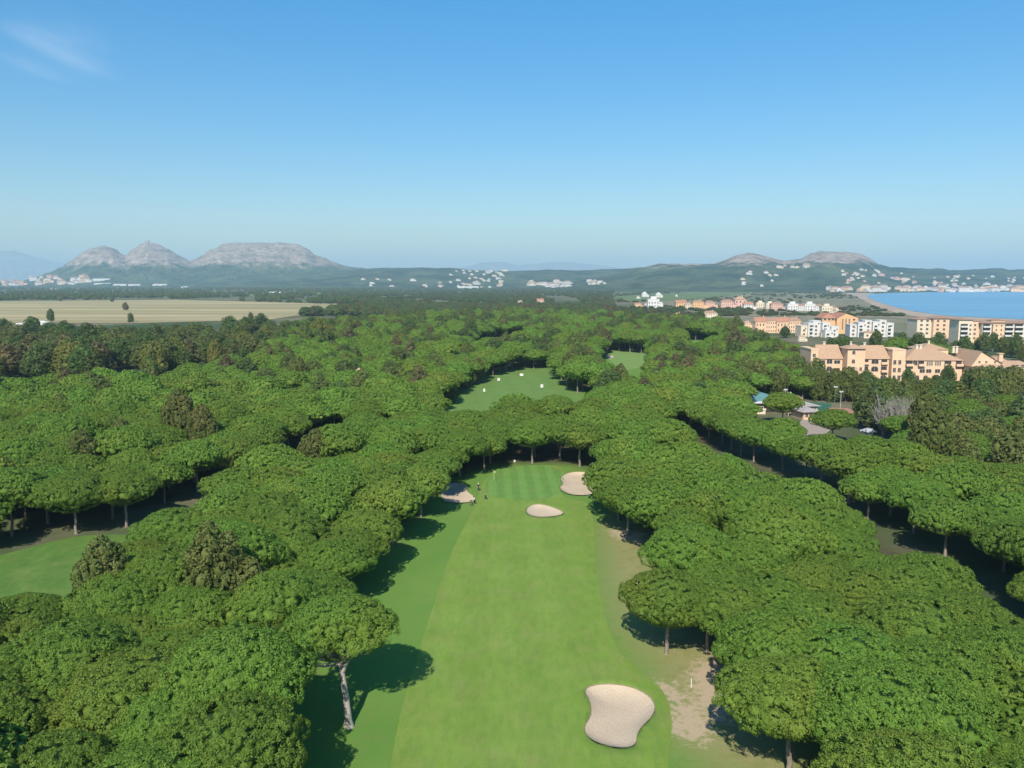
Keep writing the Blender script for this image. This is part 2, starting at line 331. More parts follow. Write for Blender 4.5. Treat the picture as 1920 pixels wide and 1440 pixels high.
def turfmat(name, a, b2, stripe=0, amp=.1, ang=0, wear=(.17, .26, .06)):
    m, t, b = mat(name); p = pos(t); f = noise(t, .13, 5, .6, p); g1 = noise(t, .8, 5, .7, p, (1, .35, 1)); g2 = noise(t, 9, 3, .6, p)
    c = mixc(t, ramp(t, f, .35, .65), a, b2); c = mixc(t, M(t, 'MULTIPLY', ramp(t, g1, .42, .72), .6), c, wear)
    c = mixc(t, M(t, 'MULTIPLY', ramp(t, noise(t, .22, 5, .65, p), .5, .68), .45), c, (.26, .27, .09))
    if stripe:
        s = t.nodes.new('ShaderNodeSeparateXYZ'); t.links.new(p, s.inputs[0])
        u = M(t, 'ADD', s.outputs[0], M(t, 'MULTIPLY', s.outputs[1], ang))
        wv = M(t, 'SINE', M(t, 'MULTIPLY', u, 2*math.pi/stripe))
        c = mixc(t, ramp(t, wv, -.35, .35, 0, amp), c, tuple(q*1.75 for q in b2))
    c = mixc(t, M(t, 'MULTIPLY', ramp(t, noise(t, .7, 5, .7, p, (1.6, .5, 1)), .45, .66), .3), c, (.09, .19, .045)); c = mixc(t, M(t, 'MULTIPLY', ramp(t, g2, .35, .7), .2), c, (.05, .10, .02))
    t.links.new(c, b.inputs['Base Color']); b.inputs['Roughness'].default_value = .9; b.inputs['Specular IOR Level'].default_value = .1
    bp = t.nodes.new('ShaderNodeBump'); bp.inputs['Distance'].default_value = .03; t.links.new(g2, bp.inputs['Height']); t.links.new(bp.outputs[0], b.inputs['Normal']); return m
M_FW = turfmat('mown_fairway', (.165, .270, .040), (.205, .315, .055), 6.5, .06, .03, wear=(.25, .31, .075))
M_GR = turfmat('putting_turf', (.125, .255, .052), (.145, .280, .060), 3.4, .22, .03)
M_RG = turfmat('semi_rough', (.075, .190, .038), (.100, .215, .045))
def clipped(poly, hole_keys):  # the fairway sheet lies around the bunkers: it is cut by following the bunker rim
    return poly
FWP = smooth_poly(PZ([(722,1500),(738,1400),(757,1310),(800,1175),(845,1035),(878,975),(893,940),(905,905),(925,884),(950,874),(1050,872),(1062,885),(1048,905),(1052,930),(1075,937),(1108,945),(1114,985),(1118,1060),(1128,1130),(1150,1215),(1205,1262),(1250,1300),(1262,1360),(1250,1440),(1262,1560),(900,1800),(700,1700)], 0), 2)
fwo = sheet('fairway', FWP, .07, M_FW); tag(fwo, kind='structure')
# lower the fairway sheet inside bunkers below the sand
me = fwo.data; V = np.empty(len(me.vertices)*3); me.vertices.foreach_get('co', V); V = V.reshape(-1, 3)
for k in BUNKW: V[:, 2] = np.where(sdf(V[:, :2], BUNKW[k]) < -.3, V[:, 2]-.22, V[:, 2])
me.vertices.foreach_set('co', V.ravel()); me.update()
GRP = smooth_poly(PZ([(905,925),(915,895),(940,878),(990,872),(1040,875),(1062,895),(1055,925),(1020,938),(950,938)], 0), 2)
tag(sheet('putting_green', GRP, .09, M_GR), kind='structure')
F2 = PZ([(835,790),(850,742),(905,697),(945,684),(975,677),(1028,677),(1040,700),(1075,727),(1100,735),(1060,790)], 0)
tag(sheet('fairway', smooth_poly(F2), .02, turfmat('practice_turf', (.13, .235, .05), (.155, .255, .06), 9, .05, .1), follow=False), kind='structure')
F3 = PZ([(1130,657),(1170,653),(1212,656),(1212,672),(1200,692),(1165,692),(1140,675)], 0)
tag(sheet('fairway', smooth_poly(F3), .02, turfmat('far_turf', (.17, .27, .075), (.20, .30, .09), 9, .3, .6), follow=False), kind='structure')
F4 = PZ([(-500,1160),(0,1042),(110,1012),(160,1003),(240,1002),(300,1010),(300,1060),(250,1080),(0,1160),(-500,1290)], 0)
tag(sheet('fairway', smooth_poly(F4), .02, turfmat('left_turf', (.085, .175, .032), (.105, .200, .038), 7, .08, .4), follow=False), kind='structure')
# bunkers with real sand beds
m, t, b = mat('bunker_sand'); p = pos(t); f = noise(t, .35, 4, .6, p); g2 = noise(t, 5, 4, .7, p, (1, .4, 1)); M_SD = m
c = mixc(t, ramp(t, f, .3, .7), (.57, .45, .315), (.63, .505, .365)); c = mixc(t, M(t, 'MULTIPLY', ramp(t, g2, .35, .7), .25), c, (.42, .34, .25))
t.links.new(c, b.inputs['Base Color']); b.inputs['Roughness'].default_value = 1; b.inputs['Specular IOR Level'].default_value = .05
bp = t.nodes.new('ShaderNodeBump'); bp.inputs['Distance'].default_value = .12; t.links.new(g2, bp.inputs['Height']); t.links.new(bp.outputs[0], b.inputs['Normal'])
M_LIP = simple('bunker_lip_soil', (.30, .27, .13), 1, .2, 2)
BL = {'near': 'large kidney-shaped sand bunker at the near right of the main fairway', 'mid': 'small teardrop sand bunker in the middle of the fairway before the green',
      'right': 'notched sand bunker right of the green, half under the pines', 'left': 'half-shaded sand bunker left of the green beside the golfers', 'far': 'tiny pale bunker on the far clearing'}
for k, poly in BUNKW.items():
    if k == 'far': o = sheet('sand_bunker', poly, .06, M_SD, follow=False)
    else:
        o = sheet('sand_bunker', poly, .11, M_SD, .5)
        mb = MB(); n = len(poly); c = Vector(np.mean(poly, 0))
        for i in range(n):
            a, b2 = Vector(poly[i]), Vector(poly[(i+1) % n]); oa = a+(a-c).normalized()*.14; ob = b2+(b2-c).normalized()*.14
            z = [float(gz(q.x, q.y)[0]) for q in (a, b2, ob, oa)]
            mb.quad((a.x, a.y, z[0]+.115), (b2.x, b2.y, z[1]+.115), (ob.x, ob.y, z[2]+.12), (oa.x, oa.y, z[3]+.12))
        mb.build('lip', M_LIP, o)
    tag(o, BL[k], 'bunker', 'sand bunkers')

# ------------------------------------------------------------------ tree builders
def leaves(points, normals, size, per, spread, lrng, jit=.55, asp=.55):
    n = len(points); N = n*per
    c = np.repeat(points, per, 0); nn = np.repeat(normals, per, 0)
    d = lrng.normal(size=(N, 3)); d /= np.linalg.norm(d, axis=1)[:, None]; d = d+nn*1.1; d /= np.linalg.norm(d, axis=1)[:, None]
    sp_ = np.repeat(lrng.uniform(.7, 1.3, n), per)[:, None]*spread
    c = c+d*sp_*lrng.uniform(.55, 1.0, (N, 1))
    nrm = d+lrng.normal(size=(N, 3))*jit; nrm /= np.linalg.norm(nrm, axis=1)[:, None]
    up = lrng.normal(size=(N, 3))*.5+d; tt = np.cross(nrm, up); tt /= np.linalg.norm(tt, axis=1)[:, None]; bb = np.cross(nrm, tt)
    s = size*lrng.uniform(.65, 1.3, (N, 1)); hx = tt*s*asp*.5; hy = bb*s*.5
    V = np.stack([c-hy, c+hx*1.1, c+hy, c-hx*1.1], 1).reshape(-1, 3); Fq = np.arange(N*4).reshape(N, 4)
    lf = np.repeat(np.clip(np.repeat(lrng.random(n), per)*.6+lrng.random(N)*.4, 0, 1), 4)
    return V, Fq, lf
_bm = bmesh.new(); bmesh.ops.create_icosphere(_bm, subdivisions=2, radius=1); ICO = np.array([v.co[:] for v in _bm.verts]); ICF = np.array([[v.index for v in f.verts] for f in _bm.faces]); _bm.free()
def crown_mesh(name, lobes, m, density, per, size, spread, seed, under=.45, body=.84, jit=.55):
    """lobes: (centre, radii). Leaf tufts on the outside of the lobes, over a solid of packed twigs."""
    lr = np.random.default_rng(seed); pts, nrs = [], []
    C = np.array([l[0] for l in lobes], float); A = np.array([l[1] for l in lobes], float)
    for i in range(len(lobes)):
        a = A[i]; area = 4*math.pi*((a[0]*a[1])**1.6/3+(a[0]*a[2])**1.6/3+(a[1]*a[2])**1.6/3)**(1/1.6); n = int(area*density)
        d = lr.normal(size=(n, 3)); d /= np.linalg.norm(d, axis=1)[:, None]
        q = C[i]+d*a; nr = d/a; nr /= np.linalg.norm(nr, axis=1)[:, None]
        keep = (d[:, 2] > -.25) | (lr.random(n) < under)
        for j in range(len(lobes)):
            if j != i: keep &= ((((q-C[j])/A[j])**2).sum(1) > .86)
        pts.append(q[keep]); nrs.append(nr[keep])
    pts = np.concatenate(pts); nrs = np.concatenate(nrs)
    V, Fq, lf = leaves(pts, nrs, size, per, spread, lr, jit)
    Vs, Fs = [V], [Fq]; n0 = len(V); lfs = [lf]
    me_v = []; tri = []
    for i in range(len(lobes)):
        bump = 1+(.025 if i == 0 else .08)*lr.normal(size=(len(ICO), 1)); me_v.append(C[i]+ICO*A[i]*(body+.07 if i == 0 else body-.16)*bump); tri.append(ICF+n0); n0 += len(ICO); lfs.append(np.full(len(ICO), .15))
    V = np.concatenate(Vs+me_v); tri = np.concatenate(tri); Fq = np.concatenate([Fq, np.concatenate([tri, tri[:, :1]*0-1], 1)])
    me = bpy.data.meshes.new(name); me.vertices.add(len(V)); me.vertices.foreach_set('co', V.astype(np.float32).ravel())
    tot = np.where(Fq[:, 3] < 0, 3, 4).astype(np.int32); loops = Fq.ravel(); loops = loops[loops >= 0].astype(np.int32)
    me.loops.add(len(loops)); me.loops.foreach_set('vertex_index', loops); me.polygons.add(len(Fq))
    me.polygons.foreach_set('loop_start', np.concatenate([[0], np.cumsum(tot)[:-1]]).astype(np.int32)); me.polygons.foreach_set('loop_total', tot)
    me.materials.append(m); me.attributes.new('leaf', 'FLOAT', 'POINT').data.foreach_set('value', np.concatenate(lfs).astype(np.float32)); me.update(calc_edges=True)
    return me
def umbrella_lobes(seed, Rc=6.3, zr=5.4, rise=5.4, n=40, ecc=1.0):
    r = random.Random(seed); L = [((0, 0, zr+rise*.36), (Rc*.84, Rc*.82*ecc, rise*.56))]; pts = []
    tries = 0
    while len(pts) < n and tries < 4000:
        tries += 1; a = r.uniform(0, 2*math.pi); q = math.sqrt(r.uniform(0, 1))*Rc*.84
        x, y = q*math.cos(a), q*math.sin(a)*ecc
        if all((x-u)**2+(y-v)**2 > (Rc*.20)**2 for u, v in pts): pts.append((x, y))
    for x, y in pts:
        q = min(1, math.hypot(x, y/ecc)/Rc); z = zr+rise*(math.sqrt(max(0, 1-q*q*.98))-.27)+r.uniform(-.32, .32)
        s = Rc*r.uniform(.17, .25); L.append(((x, y, z), (s*r.uniform(.95, 1.25), s*r.uniform(.95, 1.25), s*r.uniform(.62, .85))))
    return L
def round_lobes(seed, Rc=3.6, z0=3.5, top=12, n=24, point=.6):
    r = random.Random(seed); L = [((0, 0, (z0+top)/2), (Rc*.62, Rc*.62, (top-z0)*.40))]
    for i in range(n):
        f = (i+.5)/n; z = z0+(top-z0)*f; rad = Rc*math.sqrt(max(.05, 1-abs(2*f-.75)**2*point))*.72; a = i*2.4+r.uniform(-.4, .4); q = rad*r.uniform(.7, 1)
        if f > .85: q *= .45
        s = Rc*r.uniform(.24, .40); L.append(((q*math.cos(a), q*math.sin(a), z), (s*.85, s*.85, s*r.uniform(1.0, 1.5))))
    return L
def trunk_mesh(name, lobes, h0, r0, seed, m, lean=(0, 0), nb=6, seg=7, extra=0):
    r = random.Random(seed); mb = MB(); top = Vector((lean[0], lean[1], h0))
    P_ = [Vector((0, 0, -.3))+(top-Vector((0, 0, -.3)))*f+Vector((r.uniform(-.1, .1), r.uniform(-.1, .1), 0))*(1 if 0 < f < 1 else 0) for f in (0, .08, .3, .55, .8, 1)]
    mb.tube(P_, [r0*1.5, r0*1.1, r0, r0*.9, r0*.8, r0*.75], seg)
    ls = sorted(lobes[1:], key=lambda l: r.random())[:nb]
    for l in ls:
        c = Vector(l[0]); c = top+(c-top)*.96; mid = top.lerp(c, .45)+Vector((0, 0, -.45)); st = P_[4].lerp(top, r.uniform(.3, 1))
        mb.tube([st, mid, c], [r0*.5, r0*.33, r0*.12], 5)
        for _ in range(2):
            e = c+Vector((r.uniform(-1.2, 1.2), r.uniform(-1.2, 1.2), r.uniform(-.2, .5))); mb.tube([mid.lerp(c, .3), e], [r0*.2, r0*.06], 4)
    for _ in range(extra):      # bare dead snags below the crown
        a = r.uniform(0, 6.28); st = P_[3].lerp(top, r.uniform(.4, 1)); L = r.uniform(1.2, 2.8); e = st+Vector((math.cos(a)*L, math.sin(a)*L, r.uniform(.2, 1.2)))
        mb.tube([st, st.lerp(e, .5)+Vector((0, 0, -.15)), e], [r0*.28, r0*.16, r0*.04], 5); mb.tube([st.lerp(e, .5), e+Vector((r.uniform(-.6, .6), r.uniform(-.6, .6), .6))], [r0*.12, r0*.03], 4)
    return mb.mesh(name, m, True)
NV = 6; PINE = {'hi': [], 'mid': [], 'low': []}; TRK = []
for i in range(NV):
    L = umbrella_lobes(40+i, 6.5, 5.6+.15*(i % 3), 5.0+.5*(i % 2), 40, .88+.04*(i % 4))
    PINE['hi'].append(crown_mesh('pine_crown', L, MF, 5.0, 30, .185, .43, i, body=.77, jit=.22)); PINE['mid'].append(crown_mesh('pine_crown', L, MF, 3.6, 14, .30, .42, i, body=.82, jit=.22)); PINE['low'].append(crown_mesh('pine_crown', L, MF, 1.7, 6, .70, .40, i, .2, .95, jit=.2))
    TRK.append(trunk_mesh('pine_trunk', L, 4.6, .27, i, BK))
OL = []; OLT = []
for i in range(3):
    L = round_lobes(80+i, 3.9, 3.6, 11.8, 30); OL.append(crown_mesh('olive_crown', L, MO, 5.0, 12, .32, .34, 90+i, .8)); OLT.append(trunk_mesh('olive_trunk', L, 4.5, .24, i, BK))
def kinds(name, m, nv, Rc, z0, top, dens, per, size, spread, point=.6, tb=BK, n=26, under=.8, body=.84):
    out = []
    for i in range(nv):
        L = round_lobes(hash(name) % 50*0+len(name)*7+i, Rc, z0, top, n, point)
        out.append((crown_mesh(name+'_crown', L, m, dens, per, size, spread, i+len(name), under, body), trunk_mesh(name+'_trunk', L, z0+1.5, .25, i, tb)))
    return out
K_DARK = kinds('dark_tree', MD, 3, 5.4, 4.0, 17, 1.8, 7, .6, .5)
K_OLV = kinds('olive_tree', MO, 3, 4.6, 2.0, 12, 2.0, 7, .55, .5)
K_YEL = kinds('yellow_tree', MY, 2, 5.5, 1.5, 13, 1.8, 7, .6, .5, .4)
K_RUS = kinds('rusty_tree', MR, 2, 4.2, 2.5, 13, 1.8, 7, .55, .5)
def place(name, loc, sc_, rz, crown, trunk, label, cat, group):
    e = empty(name, loc, rz, label, cat, group); e.scale = sc_ if isinstance(sc_, (tuple, list)) else (sc_,)*3
    link('crown', crown, e); link('trunk', trunk, e); return e

# --- hand-placed pines whose trunks the photo shows: (px, py of the foot, scale, label)
taken = []; CNT = [0]
def pine(px, py, s, label, group=None, var=None, lod='hi', loc=None, zs=1.0, off=(0, 0)):
    l = loc if loc is not None else at(px, py); v = var if var is not None else CNT[0] % NV; CNT[0] += 1
    e = place('pine_tree', (l[0], l[1], 0), (s, s, s*zs), rnd.uniform(0, 6.28), PINE[lod][v], TRK[v], label, 'pine tree', group)
    taken.append((l[0], l[1], 5.9*s)); return e
# the lone leaning pine with bare snags left of the fairway
lb = at(655, 1362)
L = umbrella_lobes(301, 5.6, 8.3, 4.9, 34, .85)
L = [((c[0]-.7, c[1]+1.4, c[2]), a) for c, a in L]
e = empty('pine_tree', (lb.x, lb.y, 0), 0, 'lone leaning pine with a pale trunk and bare snags at the left fairway edge', 'pine tree')
link('crown', crown_mesh('pine_crown', L, MF, 5.0, 30, .185, .43, 77, .25, .77, .22), e)
r_ = random.Random(5); mb = MB(); P_ = [Vector(q) for q in ((0, 0, -.2), (-.12, .1, .6), (-.35, .35, 3), (-.75, .7, 5.4), (-1.15, 1.0, 7.0))]
mb.tube(P_, [.60, .42, .34, .29, .22], 9); fk = [P_[3], Vector((-.2, .4, 6.6)), Vector((.5, .7, 8.4))]; mb.tube(fk, [.25, .2, .14], 8)
for c in ((1.6, .8, 9.6), (.9, 2.2, 9.9), (2.6, 1.6, 9.4), (.2, -.2, 10)): mb.tube([fk[2], fk[2].lerp(Vector(c), .5)+Vector((0, 0, -.2)), Vector(c)], [.12, .08, .04], 6)
for c, a in L[1:14]:
    c = Vector(c); mid = P_[4].lerp(c, .5)+Vector((0, 0, -.5)); mb.tube([P_[4].lerp(P_[3], r_.uniform(0, .3)), mid, c], [.17, .11, .04], 6)
for ex in ((-4.6, -.6, 8.2), (-3.9, -.9, 7.1), (-4.2, .3, 7.5), (-3.0, -1.3, 7.0), (-3.2, -1.0, 9.0), (.8, -1.8, 8.9), (1.4, -1.2, 8.5), (-2.0, -1.8, 8.9), (-2.6, -.4, 9.2)):
    ex = Vector(ex); st = P_[3].lerp(P_[4], r_.uniform(.5, 1)); k = st.lerp(ex, .5)+Vector((0, 0, -.2)); mb.tube([st, k, ex], [.15, .09, .025], 6)
    for _ in range(3): mb.tube([st.lerp(ex, r_.uniform(.5, .8)), ex+Vector((r_.uniform(-.9, .9), r_.uniform(-.6, .4), r_.uniform(0, .9)))], [.05, .015], 4)
mb.build('trunk', BKP, e, True); taken.append((lb.x-1, lb.y+1, 5.2))
pine(1250, 1226, .92, 'pine with a straight pale trunk on the bare ground right of the fairway', var=1)
pine(1326, 1222, .86, 'slim-trunked pine just right of the pale-trunked pine on bare ground', var=2)
pine(1358, 1236, .88, 'pine with a slanting trunk beside the bare ground right of the fairway', var=3)
pine(1478, 1452, 1.0, 'pine with a crooked bare trunk at the bottom right of the bare ground', var=4)
pine(1177, 1003, .92, 'pine over its own dark shadow on the right fairway edge below the notched bunker', var=5)
pine(998, 869, 1.0, 'pine whose pale trunk stands behind the middle of the green', var=0)
pine(919, 869, .95, 'pine whose short trunk shows behind the left corner of the green', var=1)
pine(862, 893, 1.0, 'broad pine with a pale trunk above the half-shaded bunker', var=2)
pine(143, 1001, 1.02, 'pine with a sunlit lower trunk on the edge of the left fairway', var=3)
pine(238, 988, 1.0, 'pine with a dark trunk right of the sunlit trunk on the left fairway', var=4)
pine(541, 850, .95, 'pine whose bright trunk stands at the far end of the left fairway', var=5)
pine(1413, 866, .95, 'pine with a pale trunk leading the row beyond the right corridor', var=0, lod='mid')
pine(1467, 882, .9, 'second pine of the row beyond the right corridor', var=1, lod='mid')
pine(1511, 898, .92, 'pine with a short pale trunk beside a brown patch of the right corridor', var=2, lod='mid')
pine(1713, 1000, .98, 'pine with a visible trunk halfway down the row beyond the right corridor', var=4)
pine(1329, 822, .95, 'pine with a pale trunk at the far end of the right corridor', var=3, lod='mid')
pine(1467, 798, .95, 'rounded pine standing in front of the teal-roofed clubhouse', var=1, lod='mid')
pine(1560, 832, .9, 'rounded pine in front of the small orange building', var=2, lod='mid')

# olive-brown upright pines rising out of the canopy
def olive(px, py, zc, s, label, v=0, zs=1.0):
    l = at(px, py, zc); place('olive_pine_tree', (l.x, l.y, 0), (s, s, s*zs), rnd.uniform(0, 6), OL[v], OLT[v], label, 'pine tree', 'upright olive-green pines'); taken.append((l.x, l.y, 3.0*s))
olive(195, 1068, 10, 1.0, 'upright olive pine at the near corner of the left fairway', 0, 1.05)
olive(395, 1070, 10, 1.12, 'broad olive-brown pine in the canopy left of the fairway, nearer of the big ones', 1, 1.08)
olive(470, 1085, 9, .8, 'smaller olive pine touching the right of the broad olive-brown pine', 2, 1.1)
olive(590, 832, 10, 1.0, 'olive pine at the right end of the left corridor', 2)
olive(335, 790, 11, 1.25, 'tall dark olive pine above the canopy edge of the left corridor', 1, 1.15)
olive(378, 800, 11, 1.1, 'second tall olive pine leaning on the right of the dark one', 0, 1.1)
olive(155, 840, 10, 1.0, 'olive pine rising left of the tall dark ones', 2, 1.05)
olive(225, 806, 10, .95, 'small rounded olive pine behind the canopy left of the tall dark ones', 0)
olive(560, 700, 10, 1.25, 'dark olive pine in the middle distance of the left canopy', 1)
olive(1735, 800, 8, 1.2, 'olive pine right of the bare grey tree', 0, 1.1)
olive(1740, 860, 7, 1.25, 'large olive pine below the bare grey tree', 1, 1.15)

# ------------------------------------------------------------------ scatter of the pine wood
def poisson(cands, rads, pre, lim=1e9):
    cell = 4.0; grid = {}; out = []
    def put(x, y, r): grid.setdefault((int(x//cell), int(y//cell)), []).append((x, y, r))
    for q in pre: put(*q)
    for (x, y), r in zip(cands, rads):
        cx, cy_ = int(x//cell), int(y//cell); k = 4; ok = True
        for i in range(cx-k, cx+k+1):
            for j in range(cy_-k, cy_+k+1):
                for (u, v, q) in grid.get((i, j), ()):
                    if (x-u)**2+(y-v)**2 < ((.585 if y < 112 else .635)*(r+q))**2: ok = False; break
                if not ok: break
            if not ok: break
        if ok: put(x, y, r); out.append((x, y, r))
        if len(out) >= lim: break
    return out
Nc = 420000; cr = np.random.default_rng(3)
yy = 28+(1150-28)*np.sqrt(cr.random(Nc)); xx = (cr.random(Nc)*2-1)*(yy*.80+22); cand = np.stack([xx, yy], 1)
rad = 5.6*cr.uniform(.82, 1.12, Nc)*np.where(yy > 400, 1.12, 1)
ok = sdf(cand, WOOD) < -3
for c in CLEAR: ok &= sdf(cand, c) > (rad*.86 if c is C_MAIN else rad*.88 if c is C_RIGHT else rad*.62)
_b = at(858, 925); ok &= np.hypot(cand[:, 0]-(_b.x-1.6), cand[:, 1]-(_b.y-9.5)) > 8.2
cand = cand[ok]; rad = rad[ok]
order = np.argsort(cand[:, 1]//40+cr.random(len(cand))*.01); cand, rad = cand[order], rad[order]
_q = at(606, 1335); _k = np.hypot(cand[:, 0]-_q.x, cand[:, 1]-_q.y) > 8.3; cand, rad = cand[_k], rad[_k]      # the gap left of the lone pine
pts = np.array(poisson(cand, rad, taken)); print('wood trees', len(pts))
px_ = 960+F*pts[:, 0]/(pts[:, 1]*cp+(H-9)*sp); infr = (px_ > -110) & (px_ < 2030)
inol = sdf(pts[:, :2], OLIVE_ZONE) < 0
vis = np.where(infr & ~inol & (pts[:, 1] > 42))[0]; vis = vis[np.argsort(pts[vis, 1])]
NI = 300-sum(1 for o in bpy.data.objects if o.name.startswith('pine_tree'))
sel = set(vis[:NI].tolist()); print('individual to', pts[vis[NI-1], 1])
# side of each tree for its label
def side(x, y):
    q = np.array([[x, y]])
    def has(p): return sdf(q, p)[0]
    pxx = 960+F*x/(y*cp+36*sp); dl, dr = has(C_LEFT), has(C_RIGHT)
    if y > 168 and 800 < pxx < 1150: return 'umbrella pine of the belt of trees behind the green', 'pines behind the green'
    if pxx < 960:
        lx = np.interp(y, [40, 81, 114, 155, 222], [-80, -54, -52, -44, -44])
        if dl < 7 and abs(pxx) < 1e9:
            cy_ = y > np.interp(x, [-100, -55, -40], [110, 128, 190]); 
            if cy_: return 'umbrella pine on the far edge of the left fairway', 'pines along the far edge of the left fairway'
            return 'umbrella pine on the near edge of the left fairway', 'pines along the near edge of the left fairway'
        if has(C_MAIN) < 7: return 'umbrella pine lining the left edge of the main fairway', 'pines lining the main fairway on the left'
        if y < 85: return 'umbrella pine in the wood filling the bottom left corner', 'pines of the bottom left wood'
        if y > np.interp(x, [-110, -60, -40], [128, 165, 205]): return 'umbrella pine in the wood beyond the left fairway', 'pines beyond the left fairway'
        return 'umbrella pine inside the wood between the two left fairways', 'pines between the fairways on the left'
    far = y > np.interp(x, [45, 60, 90], [190, 135, 95])
    if dr < 7: return ('umbrella pine in the row beyond the dark right corridor', 'pines beyond the right corridor') if far else ('umbrella pine on the near side of the dark right corridor', 'pines on the near side of the right corridor')
    if has(C_MAIN) < 7: return 'umbrella pine lining the right edge of the main fairway', 'pines lining the main fairway on the right'
    if far: return 'umbrella pine in the wood far right behind the corridor row', 'pines far right'
    if y < 85: return 'umbrella pine in the wood filling the bottom right corner', 'pines of the bottom right wood'
    return 'umbrella pine in the middle of the right-hand wood', 'pines of the right-hand wood'
rest = []
lowsrc = []; named = []
for k, i in enumerate(vis[:NI]):
    x, y, r = pts[i]; s = r/5.6; lab, grp = side(x, y); lod = 'hi' if y < 125 else 'mid'
    if k >= NI-NV: lod = 'low'
    v = k % NV if k >= NI-NV else rnd.randrange(NV)
    e = pine(0, 0, s, lab, grp, v, lod, (x, y), rnd.uniform(.86, 1.16)); named.append((e, x, y))
    if lod == 'low': lowsrc.append(e)
LM = [(655,1362,'the lone leaning pine'),(1250,1226,'the straight pale-trunked pine'),(1358,1236,'the slant-trunked pine'),(1478,1452,'the crooked-trunked pine at bottom right'),(1177,1003,'the pine over its own dark shadow'),(998,869,'the pale trunk behind the green'),(862,893,'the pine above the half-shaded bunker'),(143,1001,'the sunlit trunk by the left fairway'),(238,988,'the dark trunk by the left fairway'),(541,850,'the bright trunk ending the left fairway'),(1413,866,'the pine leading the right corridor row'),(1511,898,'the pine by the brown corridor patch'),(1713,1000,'the trunk halfway down the right corridor'),(1329,822,'the pale trunk ending the right corridor'),(1467,798,'the rounded pine before the clubhouse'),(195,1160,'the olive pine at the fairway corner'),(395,1165,'the broad olive-brown pine'),(590,910,'the olive pine ending the left corridor'),(335,860,'the tall dark olive pine'),(155,915,'the olive pine left of the tall dark ones'),(225,870,'the small rounded olive pine'),(1100,932,'the notched bunker'),(0,1440,'the bottom left photo corner'),(1920,1440,'the bottom right photo corner'),(300,1440,'the lower left frame edge'),(0,1190,'the left fairway at the frame edge'),(1920,1250,'the right corridor mouth'),(1700,1250,'the heart of the right wood'),(1450,1060,'the top of the right wood'),(770,980,'the inner bend of the left wood'),(600,1080,'the heart of the left wood'),(0,900,'the left frame edge beyond the fairway'),(1740,900,'the olive pine under the bare tree'),(1800,1440,'the lower right frame edge')]
LMW = [(at(a, b_).x, at(a, b_).y, n) for a, b_, n in LM]; seq = {}
for e, x, y in named:
    m_ = min(LMW, key=lambda q: (q[0]-x)**2+(q[1]-y)**2); dx, dy = x-m_[0], y-m_[1]
    dr = ('right of' if dx > 0 else 'left of') if abs(dx) > abs(dy) else ('behind' if dy > 0 else 'in front of')
    seq.setdefault((dr, m_[2]), []).append((dx*dx+dy*dy, e))
ORD = ['nearest', 'second', 'third', 'fourth', 'fifth', 'sixth', 'seventh', 'eighth', 'ninth', 'tenth', 'eleventh', 'twelfth', 'thirteenth', 'fourteenth', 'fifteenth', 'sixteenth', 'seventeenth', 'eighteenth', 'nineteenth', 'twentieth']
for (dr, n), L_ in seq.items():
    for k, (_, e) in enumerate(sorted(L_, key=lambda q: q[0])): e['label'] = f'{ORD[min(k, 19)]} umbrella pine {dr} {n}'
for i in range(len(pts)):
    if i in sel: continue
    rest.append((pts[i][0], pts[i][1], pts[i][2]/5.6, bool(inol[i])))
print('rest', len(rest))
def scatter_obj(name, P3, rot, scl, idx, crowns, trunks):
    me = bpy.data.meshes.new(name); me.from_pydata([tuple(q) for q in P3], [], [])
    for n, a, ty in (('rot', rot, 'FLOAT'), ('scl', scl, 'FLOAT_VECTOR'), ('pick', idx, 'INT')):
        at_ = me.attributes.new(n, ty, 'POINT')
        if ty == 'FLOAT_VECTOR': at_.data.foreach_set('vector', np.asarray(a, np.float32).ravel())
        else: at_.data.foreach_set('value', a)
    o = link(name, me); ng = bpy.data.node_groups.new(name, 'GeometryNodeTree')
    ng.interface.new_socket('Geometry', in_out='INPUT', socket_type='NodeSocketGeometry'); ng.interface.new_socket('Geometry', in_out='OUTPUT', socket_type='NodeSocketGeometry')
    gi = ng.nodes.new('NodeGroupInput'); go = ng.nodes.new('NodeGroupOutput'); jn = ng.nodes.new('GeometryNodeJoinGeometry')
    def na(n, ty):
        q = ng.nodes.new('GeometryNodeInputNamedAttribute'); q.data_type = ty; q.inputs[0].default_value = n; return q.outputs[0]
    cx = ng.nodes.new('ShaderNodeCombineXYZ'); ng.links.new(na('rot', 'FLOAT'), cx.inputs[2])
    for objs in (crowns, trunks):
        if not objs: continue
        gt = ng.nodes.new('GeometryNodeGeometryToInstance')
        for ob in reversed(objs):
            oi = ng.nodes.new('GeometryNodeObjectInfo'); oi.inputs['Object'].default_value = ob; oi.transform_space = 'ORIGINAL'; ng.links.new(oi.outputs['Geometry'], gt.inputs[0])
        ip = ng.nodes.new('GeometryNodeInstanceOnPoints'); ip.inputs['Pick Instance'].default_value = True
        ng.links.new(gi.outputs[0], ip.inputs['Points']); ng.links.new(gt.outputs[0], ip.inputs['Instance']); ng.links.new(na('pick', 'INT'), ip.inputs['Instance Index'])
        ng.links.new(cx.outputs[0], ip.inputs['Rotation']); ng.links.new(na('scl', 'FLOAT_VECTOR'), ip.inputs['Scale']); ng.links.new(ip.outputs[0], jn.inputs[0])
    ng.links.new(jn.outputs[0], go.inputs[0]); md = o.modifiers.new('scatter', 'NODES'); md.node_group = ng; return o
def kid(e, n): return [c for c in e.children if c.name.startswith(n)][0]
pr = [q for q in rest if not q[3]]
mixsrc = []
